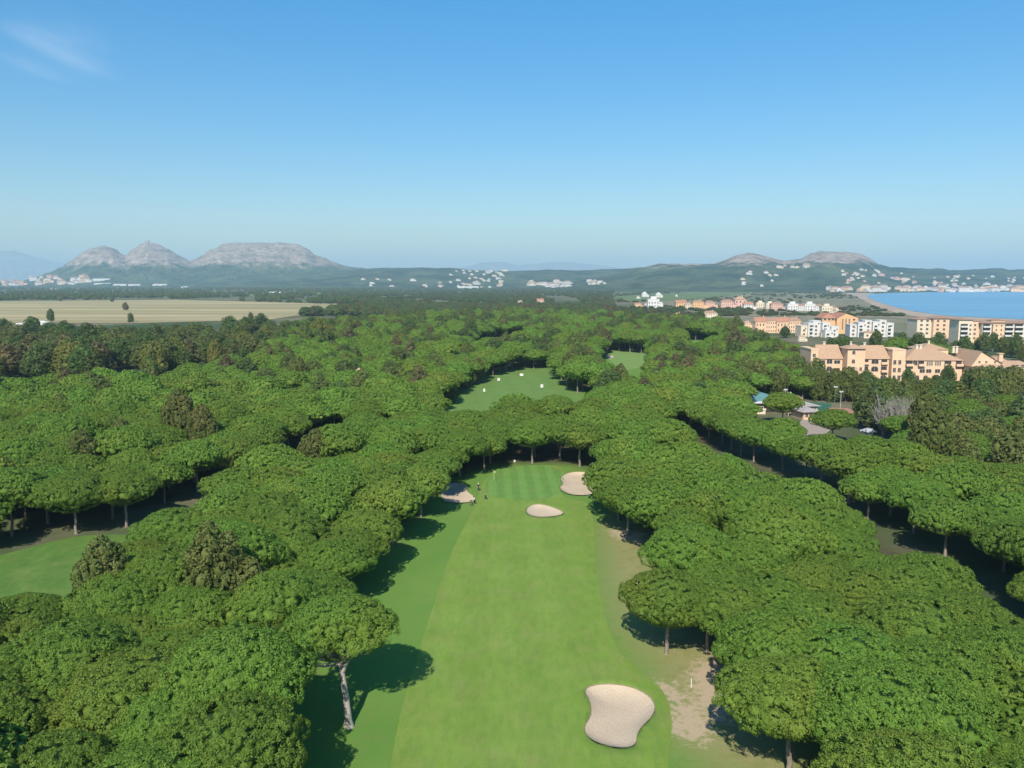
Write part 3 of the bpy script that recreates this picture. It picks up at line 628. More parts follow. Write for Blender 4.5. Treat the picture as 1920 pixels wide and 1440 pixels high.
for px_0, Yd_0, kk_0, lab_0 in ((1010, 520, K_OLV, 'olive tree in the far canopy between the practice fairway and the far clearing'), (760, 600, K_DARK, 'dark tree in the far canopy left of the far centre gap'), (560, 520, K_RUS, 'brownish tree in the far canopy below the yellow-ochre trees')):
    c_, t_ = kk_0[0]; mixsrc.append(place('broadleaf_tree', (xat(px_0, Yd_0, 5), Yd_0, 0), .85, 1.0, c_, t_, lab_0, 'tree', None))
mixp = [(NV+rnd.choice([0, 0, 0, 0, 1, 1, 1, 2])) if (q[1] > 260 and rnd.random() < (.16 if q[1] < 450 else .26)) else rnd.randrange(NV) for q in pr]
o = scatter_obj('pine_wood', [(q[0], q[1], 0) for q in pr], [rnd.uniform(0, 6.28) for q in pr], [(q[2], q[2], q[2]*rnd.uniform(.82, 1.16)*(.72 if k_ == NV+1 else 1)) for q, k_ in zip(pr, mixp)], mixp, [kid(e, 'crown') for e in lowsrc+mixsrc], [kid(e, 'trunk') for e in lowsrc+mixsrc])
tag(o, 'dense umbrella pine wood stretching to the plain beyond the nearer pines', 'pine wood', None, 'stuff')
# upright olive pines on the right, and sprinkled through the far canopy
oz = [q for q in rest if q[3]]; cnt = 0
for x, y, s, _ in oz:
    pxx = 960+F*x/(y*cp+36*sp)
    if not (-50 < pxx < 2000): continue
    near_tree = y < 200
    if rnd.random() < .42:
        v = rnd.randrange(NV); place('pine_tree', (x, y, 0), (s*.95, s*.95, s*rnd.uniform(.7, .95)), rnd.uniform(0, 6), PINE['mid'][v], TRK[v], 'umbrella pine within the olive grove near the hotel', 'pine tree', 'umbrella pines of the olive grove'); continue
    v = rnd.randrange(3); cr_, tr_ = K_OLV[v]; zs = rnd.uniform(.75, 1.05)
    if rnd.random() < .25: cr_ = K_DARK[v][0]; zs *= .7
    place('olive_pine_tree', (x, y, 0), (s*1.0, s*1.0, s*zs), rnd.uniform(0, 6), cr_, tr_, 'olive-green pine between the clubhouse and the hotel', 'pine tree', 'olive pines in front of the hotel'); cnt += 1
print('olive grove', cnt)
for i in range(125):
    q = pr[rnd.randrange(len(pr))]
    if not (200 < q[1] < 700): continue
    pxx = 960+F*q[0]/(q[1]*cp+36*sp)
    if not (0 < pxx < 1900): continue
    v = rnd.randrange(3); kk = rnd.choice([K_OLV, K_OLV, K_RUS, K_DARK]); c_, t_ = kk[v % len(kk)]
    s = rnd.uniform(.7, 1.0)*(.72 if kk is K_DARK else 1); nm = 'brownish' if kk is K_RUS else 'olive'
    place('broadleaf_tree', (q[0]+3, q[1]+3, 0), s, rnd.uniform(0, 6), c_, t_, f'{nm} rounded tree poking out of the far pine canopy', 'tree', f'{nm} trees in the far canopy')

# tall mixed trees behind the left wood
def tree_at(px, Yd, kk, s, label, group=None, name='broadleaf_tree', zs=1.0):
    c_, t_ = kk[rnd.randrange(len(kk))]; return place(name, (xat(px, Yd, 5), Yd, 0), (s, s, s*zs), rnd.uniform(0, 6), c_, t_, label, 'tree', group)
for i in range(75):
    px = -70+(i % 75)*7.6+rnd.uniform(-9, 9); Yd = rnd.uniform(362, 405) if i < 75 else rnd.choice([445, 480, 520, 560, 600])+rnd.uniform(-14, 14)
    if 190 < px < 330: Yd += 45
    if px > 330: Yd += 40+(px-330)*.5
    kk = rnd.choice([K_DARK, K_DARK, K_OLV, K_OLV, K_OLV, K_YEL, K_RUS]); s = rnd.uniform(.85, 1.15)*(1.2 if kk in (K_OLV, K_RUS, K_YEL) else .96)*(.8 if px > 330 else 1)
    nm = 'dark tall' if kk is K_DARK else 'olive-brown' if kk is K_OLV else 'yellow-green' if kk is K_YEL else 'rusty brown'
    e = tree_at(px, Yd, kk, s, f'{nm} tree in the mixed belt behind the left wood', f'{nm} trees of the mixed belt on the left', zs=rnd.uniform(.8, 1.0)); e.scale[0] *= 1.35; e.scale[1] *= 1.35
bk = []
for i in range(150):
    px = rnd.uniform(-90, 540); Yd = rnd.uniform(450, 640); 
    if px > 330: Yd += 20+(px-330)*.5
    q = rnd.uniform(.8, 1.1); bk.append(((xat(px, Yd, 5), Yd, 0), rnd.uniform(0, 6), (q*1.3, q*1.3, q*rnd.uniform(.75, .95)), rnd.choice([0, 1, 1, 2])))
BELT_SRC = [tree_at(118, 432, K_DARK, 1.0, 'dark round-topped tree in the mixed belt, above the left wood', 'belt'), tree_at(330, 470, K_OLV, 1.25, 'olive tree in the mixed belt right of the bright yellow-green tree'), tree_at(448, 540, K_OLV, 1.2, 'olive tree at the right part of the mixed belt')]
for q_ in BELT_SRC:
    if 'group' in q_: del q_['group']
for i in range(42):
    px = rnd.uniform(440, 980); Yd = np.interp(px, [440, 600, 980], [520, 690, 880])+rnd.uniform(-25, 60)
    kk = rnd.choice([K_OLV, K_OLV, K_DARK, K_YEL]); nm = 'dark' if kk is K_DARK else 'olive' if kk is K_OLV else 'yellowish'
    tree_at(px, Yd, kk, rnd.uniform(.65, .95), f'{nm} tree in the loose line where pines meet plain', f'{nm} trees along the far canopy edge', zs=.85)
for i in range(56):
    px = 1500+i*7.7+rnd.uniform(-8, 8); Yd = rnd.uniform(284, 334); yt = 694 if px < 1600 else 714 if px < 1815 else 694
    if px < 1640 and Yd < 296: Yd += 16
    kk = rnd.choice([K_OLV, K_OLV, K_DARK]); c_, t_ = kk[rnd.randrange(len(kk))]; zs = max(.35, zat(yt+rnd.uniform(-3, 6), Yd)/(12.6 if kk is K_OLV else 17.6)); sx = rnd.uniform(.75, 1.0)*(.8 if kk is K_DARK else 1)
    place('broadleaf_tree', (xat(px, Yd, 5), Yd, 0), (sx, sx, zs), rnd.uniform(0, 6), c_, t_, 'green tree of the leafy strip in front of the peach hotel', 'tree', 'trees in front of the hotel')
Yy = 395
e_ = tree_at(290, 392, K_YEL, 1.0, 'bright yellow-green tree in front of the dark belt on the left'); e_.scale = (1.35, 1.2, 1.02)
tree_at(405, 420, K_YEL, .9, 'olive-yellow tree right of the bright yellow-green one', zs=1.1)
tree_at(425, 400, K_YEL, .6, 'low yellowing tree at the foot of the dark belt')
tree_at(598, 560, K_YEL, 1.2, 'large yellow-ochre tree standing above the far pines', zs=1.1)
tree_at(622, 548, K_YEL, 1.05, 'ochre-green tree fused to the right of the large yellow one')
tree_at(645, 545, K_DARK, .6, 'small dark tree right below the yellow-ochre trees')
tree_at(672, 585, K_RUS, 1.15, 'rusty brown tree right of the yellow-ochre trees')
tree_at(40, 398, K_RUS, .8, 'brownish scraggy tree at the left frame edge'); tree_at(5, 392, K_OLV, 1.1, 'brown-green tree cut by the left frame edge'); tree_at(55, 385, K_RUS, .5, 'low brown bush below the scraggy tree')
tree_at(1237, 350, K_RUS, .92, 'light brown thin tree right of the far clearing', zs=.95); tree_at(1268, 352, K_RUS, .95, 'taller red-brown tree beside the light brown one'); tree_at(1290, 354, K_RUS, .95, 'red-brown tree right of its taller twin')
for px, Yd, s in ((1345, 285, 1.0), (1365, 278, .9), (1325, 290, .85), (1385, 300, 1.0)): tree_at(px, Yd, K_OLV, s, 'olive-brown tree of the clump left of the clubhouse', 'olive-brown trees left of the clubhouse')
for px, Yd, s in ((1420, 315, 1.05), (1445, 325, 1.05), (1475, 330, 1.0), (1500, 335, 1.0), (1530, 335, .95)): tree_at(px, Yd, K_OLV, s, 'olive tree of the row behind the clubhouse', 'olive trees behind the clubhouse')
for px, Yd, s, zs in ((1625, 338, .55, .75), (1703, 338, .55, .8), (1778, 336, .62, .85), (1757, 338, .5, .6), (1472, 640, .8, .62), (1760, 500, .8, .9), (1720, 520, .7, .8)):
    l = {1625: 'small round pine at the foot of the hotel right of its tower', 1703: 'rounded pine before the middle of the hotel', 1778: 'dark tree before the right half of the hotel', 1757: 'low dark bush left of the dark tree at the hotel', 1472: 'round dark pine before the peach houses', 1760: 'dark pine left of the apartment block', 1720: 'dark pine behind the hotel roofs'}[px]
    tree_at(px, Yd, K_DARK, s, l, zs=zs)
for i in range(26):
    px = 1560+i*15+rnd.uniform(-8, 8); Yd = rnd.uniform(430, 520)
    tree_at(px, Yd, rnd.choice([K_OLV, K_DARK]), rnd.uniform(.6, .8), 'green tree between the hotel and the seaside apartments', 'trees between the hotel and the apartments')
o = scatter_obj('tree_belt', [q[0] for q in bk], [q[1] for q in bk], [q[2] for q in bk], [q[3] for q in bk], [kid(e, 'crown') for e in BELT_SRC], [kid(e, 'trunk') for e in BELT_SRC])
tag(o, 'deep rows of mixed trees behind the front of the left tree belt', 'trees', None, 'stuff')
# bare grey poplar clump
ge = at(1680, 832); e = empty('bare_tree', (ge.x, ge.y, 0), 0, 'leafless grey-white tree beside the road, right of the orange building', 'tree'); mb = MB(); r_ = random.Random(9); tips = []
for k in range(6):
    b0 = Vector((r_.uniform(-3.5, 3), r_.uniform(-1.5, 1.5), -.2)); mb.tube([b0, b0+Vector((0, 0, 2.2)), b0+Vector((r_.uniform(-.4, .4), 0, 5))], [.24, .19, .13], 6)
    for j in range(26):
        f = r_.uniform(.15, 1); s0 = b0+Vector((0, 0, 1+f*4)); a = r_.uniform(0, 6.28); L_ = r_.uniform(2, 5); e1 = s0+Vector((math.cos(a)*L_*.42, math.sin(a)*L_*.42, L_))
        mb.tube([s0, s0.lerp(e1, .5)+Vector((math.cos(a)*.3, math.sin(a)*.3, 0)), e1], [.09, .06, .03], 4)
        for q in range(5): mb.tube([s0.lerp(e1, r_.uniform(.3, .95)), e1+Vector((r_.uniform(-.9, .9), r_.uniform(-.9, .9), r_.uniform(-.6, 1.2)))], [.045, .025], 3)
mb.build('trunk', BKG, e, True); e.scale = (1.45, 1.4, 1.35)
mt = []; lr = np.random.default_rng(5); q = np.stack([lr.normal(0, 2.6, 900), lr.normal(0, 1.7, 900), lr.uniform(4, 9.5, 900)], 1)
V, Fq, lf = leaves(q, np.tile([0, 0, 1.], (900, 1)), .28, 3, .3, lr, .8, .25); link('crown', npmesh('twigs', V, Fq, [MG], attrs={'leaf': lf}), e)

# ------------------------------------------------------------------ plain: fields, bay, far woods
M_FLD, t, b = mat('dry_field'); p = pos(t)
f = noise(t, .004, 4, .5, p, (.35, 3.2, 1)); f2 = noise(t, .02, 5, .6, p, (.3, 2, 1))
c = mixc(t, ramp(t, f, .42, .58), (.31, .25, .105), (.46, .37, .175)); c = mixc(t, ramp(t, noise(t, .0022, 3, .5, p, (.5, 5, 1)), .56, .63), c, (.33, .29, .11)); c = mixc(t, M(t, 'MULTIPLY', ramp(t, f2, .45, .7), .35), c, (.24, .19, .11))
t.links.new(c, b.inputs['Base Color']); b.inputs['Roughness'].default_value = 1
tag(sheet('field', PZ([(-900,566),(0,565),(330,562),(620,570),(700,571),(640,580),(500,600),(260,606),(0,606),(-900,610)], 0), .25, M_FLD, follow=False), kind='structure')
tag(sheet('field', PZ([(700,574),(760,573),(840,577),(760,583),(690,583)], 0), .25, M_FLD, follow=False), kind='structure')
M_GF = simple('green_field', (.16, .22, .07), 1, .2, .01)
tag(sheet('field', PZ([(1150,556),(1300,548),(1420,549),(1300,562),(1180,566)], 0), .25, M_GF, follow=False), kind='structure')
tag(sheet('field', PZ([(440,548),(600,547),(620,553),(450,556)], 0), .25, M_GF, follow=False), kind='structure')
M_W, t, b = mat('sea_water'); p = pos(t); t.links.new(mixc(t, ramp(t, noise(t, .003, 4, .6, p, (.4, 2.5, 1)), .4, .6), (.12, .29, .42), (.17, .36, .50)), b.inputs['Base Color'])
b.inputs['Roughness'].default_value = .35; b.inputs['IOR'].default_value = 1.33; bp = t.nodes.new('ShaderNodeBump'); bp.inputs['Distance'].default_value = 1.0; bp.inputs['Strength'].default_value = .5
t.links.new(noise(t, .12, 5, .65, p), bp.inputs['Height']); t.links.new(bp.outputs[0], b.inputs['Normal'])
SEA = smooth_poly(PZ([(1622,554),(1640,550.5),(1720,548.3),(1830,547.5),(1920,547),(2600,546.5),(4500,546.5),(4500,640),(2300,618),(1990,603),(1920,599.5),(1850,596.5),(1770,592.5),(1705,583),(1660,571),(1632,561)], 0), 2)
tag(sheet('sea', SEA, .5, M_W, follow=False), kind='structure')
M_BS = simple('beach_sand', (.50, .39, .29), 1, .2, .02)
BEACH = smooth_poly(PZ([(1560,549.5),(1640,549.2),(1640,554),(1660,571),(1705,583),(1770,592.5),(1850,596.5),(1920,599.5),(2300,618),(2300,630),(1920,606),(1850,602.5),(1760,599),(1695,591),(1645,577),(1618,563),(1602,554)], 0), 1)
SCRUB = smooth_poly(PZ([(1240,553),(1420,549.5),(1560,549),(1610,556),(1640,577),(1700,592),(1760,600),(1920,608),(2300,632),(2300,650),(1900,640),(1500,612),(1180,600),(1180,572)], 0), 1)
m, t, b = mat('dune_scrub'); p = pos(t); M_SC = m
c = mixc(t, ramp(t, noise(t, .02, 6, .7, p), .4, .6), (.13, .13, .06), (.27, .22, .13)); c = mixc(t, ramp(t, noise(t, .006, 4, .6, p, (1, .4, 1)), .52, .66), c, (.10, .12, .05)); t.links.new(c, b.inputs['Base Color']); b.inputs['Roughness'].default_value = 1
tag(sheet('ground_scrub', SCRUB, .15, M_SC, follow=False), kind='structure')
tag(sheet('beach', BEACH, .3, M_BS, follow=False), kind='structure')
# hills: every massif its own height field
MASS = {
 'rock': dict(ridge=8000, foot=5600, back=10500, pts=[(-300,527),(40,526),(80,514),(112,503),(135,490),(158,470),(178,463),(200,461),(215,464),(228,473),(238,477),(250,465),(266,456),(280,452),(296,455),(312,462),(330,472),(345,481),(358,485),(375,479),(392,472),(405,465),(420,456),(445,454),(480,453),(520,454),(552,455),(566,459),(580,466),(596,477),(620,487),(650,495),(685,502),(720,507),(800,516),(900,527)]),
 'low': dict(ridge=6600, foot=4600, back=9000, pts=[(380,527),(520,516),(620,507),(680,502),(720,500),(800,500),(850,501),(900,505),(960,507),(1020,504),(1080,505),(1140,503),(1200,500),(1260,500),(1350,505),(1450,515),(1560,527)]),
 'bay': dict(ridge=5300, foot=3420, back=8000, pts=[(1060,527),(1140,515),(1190,502),(1215,498),(1232,493),(1262,492),(1300,494),(1335,492),(1358,485),(1375,477),(1400,473),(1425,476),(1450,481),(1470,486),(1500,484),(1516,475),(1535,470),(1565,468),(1590,470),(1612,475),(1630,482),(1645,495),(1675,499),(1720,500),(1760,501),(1800,504),(1850,502),(1920,502),(2050,500),(2300,505),(2600,512),(3200,527)]),
 'far': dict(ridge=24500, foot=20500, back=26500, pts=[(-500,500),(-200,484),(0,472),(30,470),(60,478),(100,490),(140,497),(220,512),(400,520),(700,518),(850,506),(880,497),(905,492),(940,490),(970,497),(1000,494),(1040,491),(1075,491),(1110,495),(1150,500),(1250,508),(1400,520),(1700,527)])}
def hill(k, x, y):
    m_ = MASS[k]; px = 960+F*x/(y*cp+H*sp*0); a = np.array(m_['pts'], float); py = np.interp(px, a[:, 0], a[:, 1])
    jag = {'rock': 9, 'low': 3, 'bay': 7, 'far': 3}[k]; py = py+(fbm(px/22., px*0+3.3, 4)-.5)*jag*np.clip((524-py)/14, 0, 1)
    b_ = (720-py)/F; hr = np.maximum(0, H+m_['ridge']*(-sp+b_*cp)/(cp+b_*sp)-6)
    t = np.clip((y-m_['foot'])/(m_['ridge']-m_['foot']), 0, 1); bk = np.clip((m_['back']-y)/(m_['back']-m_['ridge']), 0, 1)
    s = t*t*(3-2*t)*.75+.25*t; n = fbm(x/900., y/1100., 6, .55); n2 = fbm(x/130.+5, y/260., 5, .65)
    spur = 1-(1-t)*.9*(1-np.abs(2*n-1)*1.6)*np.clip(t*4, 0, 1)
    h = hr*np.where(y <= m_['ridge'], s*np.clip(spur, .15, 1.15), bk*bk*(3-2*bk))
    h = h+(n2-.5)*hr*.30*np.sin(np.pi*np.clip(t, 0, 1))*(y <= m_['ridge'])
    if k == 'rock':     # stepped limestone scarps
        st = 60.; q = h/st; fr = q-np.floor(q); h = np.where(h > 150, h*.6+.4*st*(np.floor(q)+np.clip(fr*1.6-.3, 0, 1)), h)
    return h-1.5
def hillmat(name, z0, z1, rock_amt=1.0):
    m, t, b = mat(name); p = pos(t); sx = t.nodes.new('ShaderNodeSeparateXYZ'); t.links.new(p, sx.inputs[0])
    n1 = noise(t, .0045, 6, .65, p); n2 = noise(t, .02, 6, .7, p)
    rk = mixc(t, ramp(t, n2, .35, .65), (.20, .15, .11), (.58, .45, .35)); gr = mixc(t, ramp(t, n1, .38, .62), (.020, .042, .018), (.115, .140, .058))
    gr = mixc(t, M(t, 'MULTIPLY', ramp(t, n2, .58, .7), .5), gr, (.17, .14, .09))
    rk = mixc(t, ramp(t, noise(t, .0035, 6, .75, p, (1, 1, 5)), .52, .62), rk, (.20, .18, .12))
    zz = M(t, 'ADD', sx.outputs[2], M(t, 'MULTIPLY', M(t, 'SUBTRACT', n1, .5), 170)); zz = M(t, 'ADD', zz, M(t, 'MULTIPLY', M(t, 'SUBTRACT', n2, .5), 120))
    f = M(t, 'MULTIPLY', ramp(t, zz, z0, z1), rock_amt)
    t.links.new(mixc(t, f, gr, rk), b.inputs['Base Color']); b.inputs['Roughness'].default_value = 1; b.inputs['Specular IOR Level'].default_value = .05
    bp = t.nodes.new('ShaderNodeBump'); bp.inputs['Distance'].default_value = 30; t.links.new(n2, bp.inputs['Height']); t.links.new(bp.outputs[0], b.inputs['Normal']); return m
HM = {'rock': hillmat('limestone_hill', 165, 215), 'low': hillmat('wooded_hill', 600, 700), 'bay': hillmat('granite_hill', 138, 165), 'far': hillmat('far_mountain', 0, 10, .8)}
for k, m_ in MASS.items():
    a = m_['pts']; u = np.linspace(a[0][0], a[-1][0], 520); nv = 110; vy = np.concatenate([np.linspace(m_['foot'], m_['ridge'], nv-14), np.linspace(m_['ridge'], m_['back'], 15)[1:]])
    U, VY = np.meshgrid(u, vy); Xh = (U-960)/F*VY*cp; Zh = hill(k, Xh.ravel(), VY.ravel()); idx = np.arange(U.size).reshape(U.shape)
    fc = np.stack([idx[:-1, :-1], idx[:-1, 1:], idx[1:, 1:], idx[1:, :-1]], -1).reshape(-1, 4)
    tag(link('mountains' if k == 'far' else 'hills', npmesh('hills', np.stack([Xh.ravel(), VY.ravel(), Zh], 1), fc, [HM[k]], k != 'rock')), kind='structure')
def on_land(px, py):    # first hit of the pixel's ray with a hill, else the plain
    d = ray(px, py); ts = np.arange(3300, 8200, 12.); yv = d.y*ts; xv = d.x*ts; zv = H+d.z*ts
    best = None
    for k in ('bay', 'low', 'rock'):
        m_ = MASS[k]; a = m_['pts']; u = 960+F*xv/(yv*cp)
        inside = (yv > m_['foot']) & (yv < m_['back']) & (u > a[0][0]) & (u < a[-1][0]); hh = np.where(inside, hill(k, xv, yv), -1e9); hit = np.where(zv < hh)[0]
        if len(hit) and (best is None or hit[0] < best[0]): best = (hit[0], xv[hit[0]], yv[hit[0]], hh[hit[0]])
    if d.z < -.001:
        g_ = at(px, py)
        if best is None or g_.y < best[2]: return g_
    return Vector(best[1:]) if best else None
# far woods on the plain
def inpoly(px, py, poly): return sdf(np.array([[px, py]]), poly)[0] < 0
wp = []; r_ = random.Random(21)
fields = [PZ([(-900,566),(0,565),(330,562),(620,570),(700,571),(640,580),(500,600),(260,606),(0,606),(-900,610)], 0), SEA, BEACH, PZ([(1150,556),(1300,548),(1420,549),(1300,562),(1180,566)], 0)]
Pn = []
for i in range(15000):
    py = 541+r_.random()**1.5*52; px = r_.uniform(-60, 1980); g_ = at(px, py)
    if g_.y > 5400: continue
    dens = vnoise(np.array([g_.x/120.]), np.array([g_.y/260.]))[0]
    if dens < (.22 if 480 < px < 1150 else .42) and py < 575: continue
    if px > 1150 and 556 < py < 590 and r_.random() < (.75 if px > 1400 else .45): continue
    Pn.append((g_.x, g_.y, .28 if (px > 1150 and py > 546) else .8 if px < 700 else .6))
Pn = np.array(Pn); PZs = Pn[:, 2]; Pn = Pn[:, :2]; ok = np.ones(len(Pn), bool)
for fp in fields: ok &= sdf(Pn, fp) > 4
ok &= ~((sdf(Pn, C_TOWN) < 0)); ok &= sdf(Pn, WOOD) > 0
Pn = Pn[ok]; PZs = PZs[ok]; sc_ = [(s*q*(.6+.4*hz), s*q*(.6+.4*hz), s*hz) for s, q, hz in ((r_.uniform(.6, 1.1), r_.uniform(1.0, 1.9), h_) for h_ in PZs)]
srcs = []
for kk, lab in ((K_DARK, 'dark bushy tree at the near edge of the tan field'), (K_OLV, 'olive tree at the near edge of the tan field'), (K_RUS, 'rusty tree at the near edge of the tan field')):
    srcs.append(tree_at({0: 95, 1: 245, 2: 470}[len(srcs)], 880, kk, .8, lab))
# low-detail plain trees: light copies of the crown kinds
LOWK = []
for i, (m, lab) in enumerate(((MD, 'dark'), (MO, 'olive'), (MD, 'dark'), (MR, 'brownish'))):
    Lb = round_lobes(500+i, 5.5, 1.5, 12, 12, .5); c_ = crown_mesh('plain_crown', Lb, m, .9, 4, 1.1, .7, i, .3, .95); t_ = trunk_mesh('plain_trunk', Lb, 3, .3, i, BK, nb=3)
    LOWK.append(place('field_tree', (xat([22, 112, 210, 235][i], [1900, 1800, 1750, 1250][i], 4), [1900, 1800, 1750, 1250][i], 0), .9, 0, c_, t_, f'{["lone round dark", "small olive", "small dark", "tiny brownish"][i]} tree standing in the tan field', 'tree', None))
o = scatter_obj('plain_wood', [(q[0], q[1], 0) for q in Pn], [r_.uniform(0, 6.28) for _ in Pn], sc_, [r_.choice([0, 1, 1, 2, 3, 3]) if q[0] > 0 else r_.choice([0, 0, 1, 2, 3]) for q in Pn], [kid(e, 'crown') for e in LOWK], None)
tag(o, 'patchwork of far trees and hedges over the plain below the hills', 'trees', None, 'stuff')
print('plain', len(Pn))

# ------------------------------------------------------------------ buildings
W_WHITE = simple('white_render', (.70, .68, .64), .9, .06, .2); W_CREAM = simple('cream_render', (.74, .63, .47), .9, .06, .2); W_PEACH = simple('peach_render', (.80, .55, .36), .9, .06, .25, col2=(.72, .48, .31))
W_PINK = simple('pink_render', (.72, .45, .36), .9, .06, .2); W_ORG = simple('orange_render', (.76, .46, .24), .9, .06, .3); W_YEL = simple('yellow_render', (.75, .60, .27), .9, .06, .3)
def tiles(name, a, b2):
    m, t, b = mat(name); p = pos(t); f = noise(t, 1.2, 4, .7, p); s = t.nodes.new('ShaderNodeSeparateXYZ'); t.links.new(p, s.inputs[0])
    wv = M(t, 'SINE', M(t, 'MULTIPLY', s.outputs[0], 14)); c = mixc(t, ramp(t, f, .3, .7), a, b2); c = mixc(t, ramp(t, wv, -.5, 1, 0, .3), c, tuple(q*.6 for q in a))
    t.links.new(c, b.inputs['Base Color']); b.inputs['Roughness'].default_value = .9; return m
T_TAN = tiles('tan_roof_tiles', (.42, .26, .16), (.54, .36, .23)); T_RED = tiles('red_roof_tiles', (.38, .17, .11), (.50, .25, .16)); T_BRN = tiles('brown_roof_tiles', (.30, .18, .12), (.40, .26, .18))
T_GRY = simple('grey_roof', (.40, .36, .33), .9, .08, 1); T_TEAL = simple('teal_roof', (.12, .26, .26), .7, .1, 1)
GLS = simple('dark_window_glass', (.06, .06, .06), .25, .1, .5, .5); FRM = simple('window_frame', (.62, .50, .38), .7, .05, 1); M_ROAD = simple('asphalt', (.10, .10, .10), .95, .1, .5)
M_MET = simple('grey_metal', (.45, .46, .45), .5, .08, 1, .5); M_GRN = simple('green_metal', (.10, .22, .14), .6, .1, 1); M_CONC = simple('concrete', (.42, .38, .34), .95, .1, .4)

# generic far houses: single meshes of walls, roof and openings
def house_mesh(wm, rm, w_, d_, h_, style, seed):
    r = random.Random(seed); mb = MB(); mb.box(-w_/2, w_/2, -d_/2, d_/2, -3, h_, 0)
    if style == 'flat':
        mb.box(-w_/2-.25, w_/2+.25, -d_/2-.25, d_/2+.25, h_, h_+.5, 0); mb.box(-w_*.2, w_*.28, -d_*.2, d_*.3, h_+.5, h_+2.8, 0)
    else: mb.hip(-w_/2, w_/2, -d_/2, d_/2, h_, min(w_, d_)*.25, .5, 1, gable=(style == 'gable')); mb.box(w_*.2, w_*.2+.8, 0, .8, h_, h_+min(w_, d_)*.25+1, 0)
    mb.box(w_/2, w_/2+w_*.35, -d_*.35, d_*.3, -3, h_*.55, 0); mb.hip(w_/2+.3, w_/2+w_*.35, -d_*.35, d_*.3, h_*.55, 1.2, .3, 1)
    nf = max(1, int(h_//3))
    for k in range(nf):
        n = max(2, int(w_//3.4))
        for i in range(n):
            x = -w_/2+(i+.5)*w_/n; mb.box(x-.6, x+.6, -d_/2-.05, -d_/2+.1, k*3+.9, k*3+2.3, 2)
    return mb.mesh('house', [wm, rm, GLS])
HV = {}
for c_, wm in (('white', W_WHITE), ('cream', W_CREAM), ('peach', W_PEACH), ('pink', W_PINK), ('orange', W_ORG)):
    HV[c_] = [house_mesh(wm, T_TAN if c_ != 'orange' else T_RED, 12, 9, 6.5, 'hip', 1), house_mesh(wm, T_RED, 16, 10, 6.2, 'gable', 2), house_mesh(wm, W_WHITE if c_ == 'white' else T_TAN, 14, 10, 7.5, 'flat', 3), house_mesh(wm, T_BRN, 22, 11, 9.2, 'hip', 4)]
def house(px, py, col, s, label, group, v=None, rz=None, loc=None, name='house', cat='house'):
    l = loc or on_land(px, py)
    if l is None: return
    o = link(name, HV[col][rnd.randrange(4) if v is None else v]); o.location = (l[0], l[1], l[2]); o.rotation_euler = (0, 0, rnd.uniform(-.6, .6) if rz is None else rz); o.scale = (s,)*3 if not isinstance(s, tuple) else s
    return tag(o, label, cat, group)
def town(n, x0, x1, y0, y1, cols, s, label, group, seed, skew=0, bottom=False):
    r = random.Random(seed)
    for i in range(n):
        px = r.uniform(x0, x1); f = r.random()**(1.6 if bottom else 1); py = y1-(y1-y0)*f+skew*(px-x0)/(x1-x0)
        house(px, py, r.choice(cols), s*r.uniform(.7, 1.25), label, group)
town(42, 8, 172, 520, 536, ['white', 'cream', 'pink', 'white', 'peach'], 2.6, 'small pale house of the far town below the rocky hill', 'houses of the far left town', 1, -4, True)
town(44, 842, 948, 507, 541, ['white', 'white', 'cream'], 1.3, 'tiny white house of the central hillside village', 'houses of the central hillside village', 2)
town(24, 990, 1064, 529, 541, ['white', 'cream', 'white'], 1.7, 'tiny white house at the foot of the central hills', 'houses at the foot of the central hills', 3)
town(10, 1104, 1142, 526, 534, ['cream', 'white'], 1.3, 'tiny cream house right of the central foothill row', 'small cream hamlet', 4)
town(12, 680, 830, 522, 541, ['white', 'cream'], 1.2, 'scattered pale farmhouse below the low ridge left of centre', 'farmhouses below the low ridge', 5)
town(9, 1458, 1525, 498, 503, ['white', 'pink', 'cream'], 1.4, 'house of the pale row high on the right hill', 'pale row high on the right hill', 6)
town(30, 1572, 1720, 506, 533, ['white', 'cream', 'pink'], 1.05, 'pale villa on the wooded slope under the right-hand rocky summit', 'villas under the right summit', 7)
town(10, 1390, 1460, 510, 538, ['white', 'cream'], 1.1, 'scattered villa on the slope between the two right-hand summits', 'villas between the summits', 8)
town(84, 1552, 1925, 542, 547.5, ['white', 'cream', 'white', 'peach'], 1.6, 'pale waterfront building of the resort across the bay', 'waterfront buildings across the bay', 9)
town(50, 1740, 1925, 517, 540, ['white', 'white', 'pink', 'cream'], 1.0, 'small white villa on the hillside above the bay', 'villas above the bay', 10, 0, True)
def shed(px0, px1, py, h_, label):
    a = on_land(px0, py); 
    if a is None: return
    w_ = (px1-px0)/F*a.y; mb = MB(); mb.box(0, w_, 0, 40, -4, h_, 0); mb.hip(0, w_, 0, 40, h_, 4, .5, 1, gable=True)
    for i in range(max(2, int(w_/18))): x = 8+i*18; mb.box(x, x+5, -.2, .1, 0, 5, 2)
    o = mb.build('warehouse', [W_WHITE, W_WHITE, GLS]); o.location = a; tag(o, label, 'warehouse', 'white warehouses of the far town')
shed(174, 205, 528, 16, 'tall white warehouse at the right end of the far left town'); shed(176, 206, 534, 8, 'low white warehouse just below the tall one'); shed(212, 236, 536, 9, 'white warehouse right of the far left town, with a blue-grey neighbour'); shed(240, 262, 536.5, 9, 'cream warehouse between two white ones at the hill foot'); shed(286, 312, 536, 9, 'isolated long white warehouse at the foot of the rocky hill'); shed(80, 102, 545, 5, 'long white farm building before the far left town'); shed(340, 350, 540, 7, 'tiny white farm building under the rocky hill saddle')
shed(500, 524, 553, 6, 'long cream farmhouse beyond the tan field'); shed(858, 897, 541, 9, 'long white building below the central hillside village')
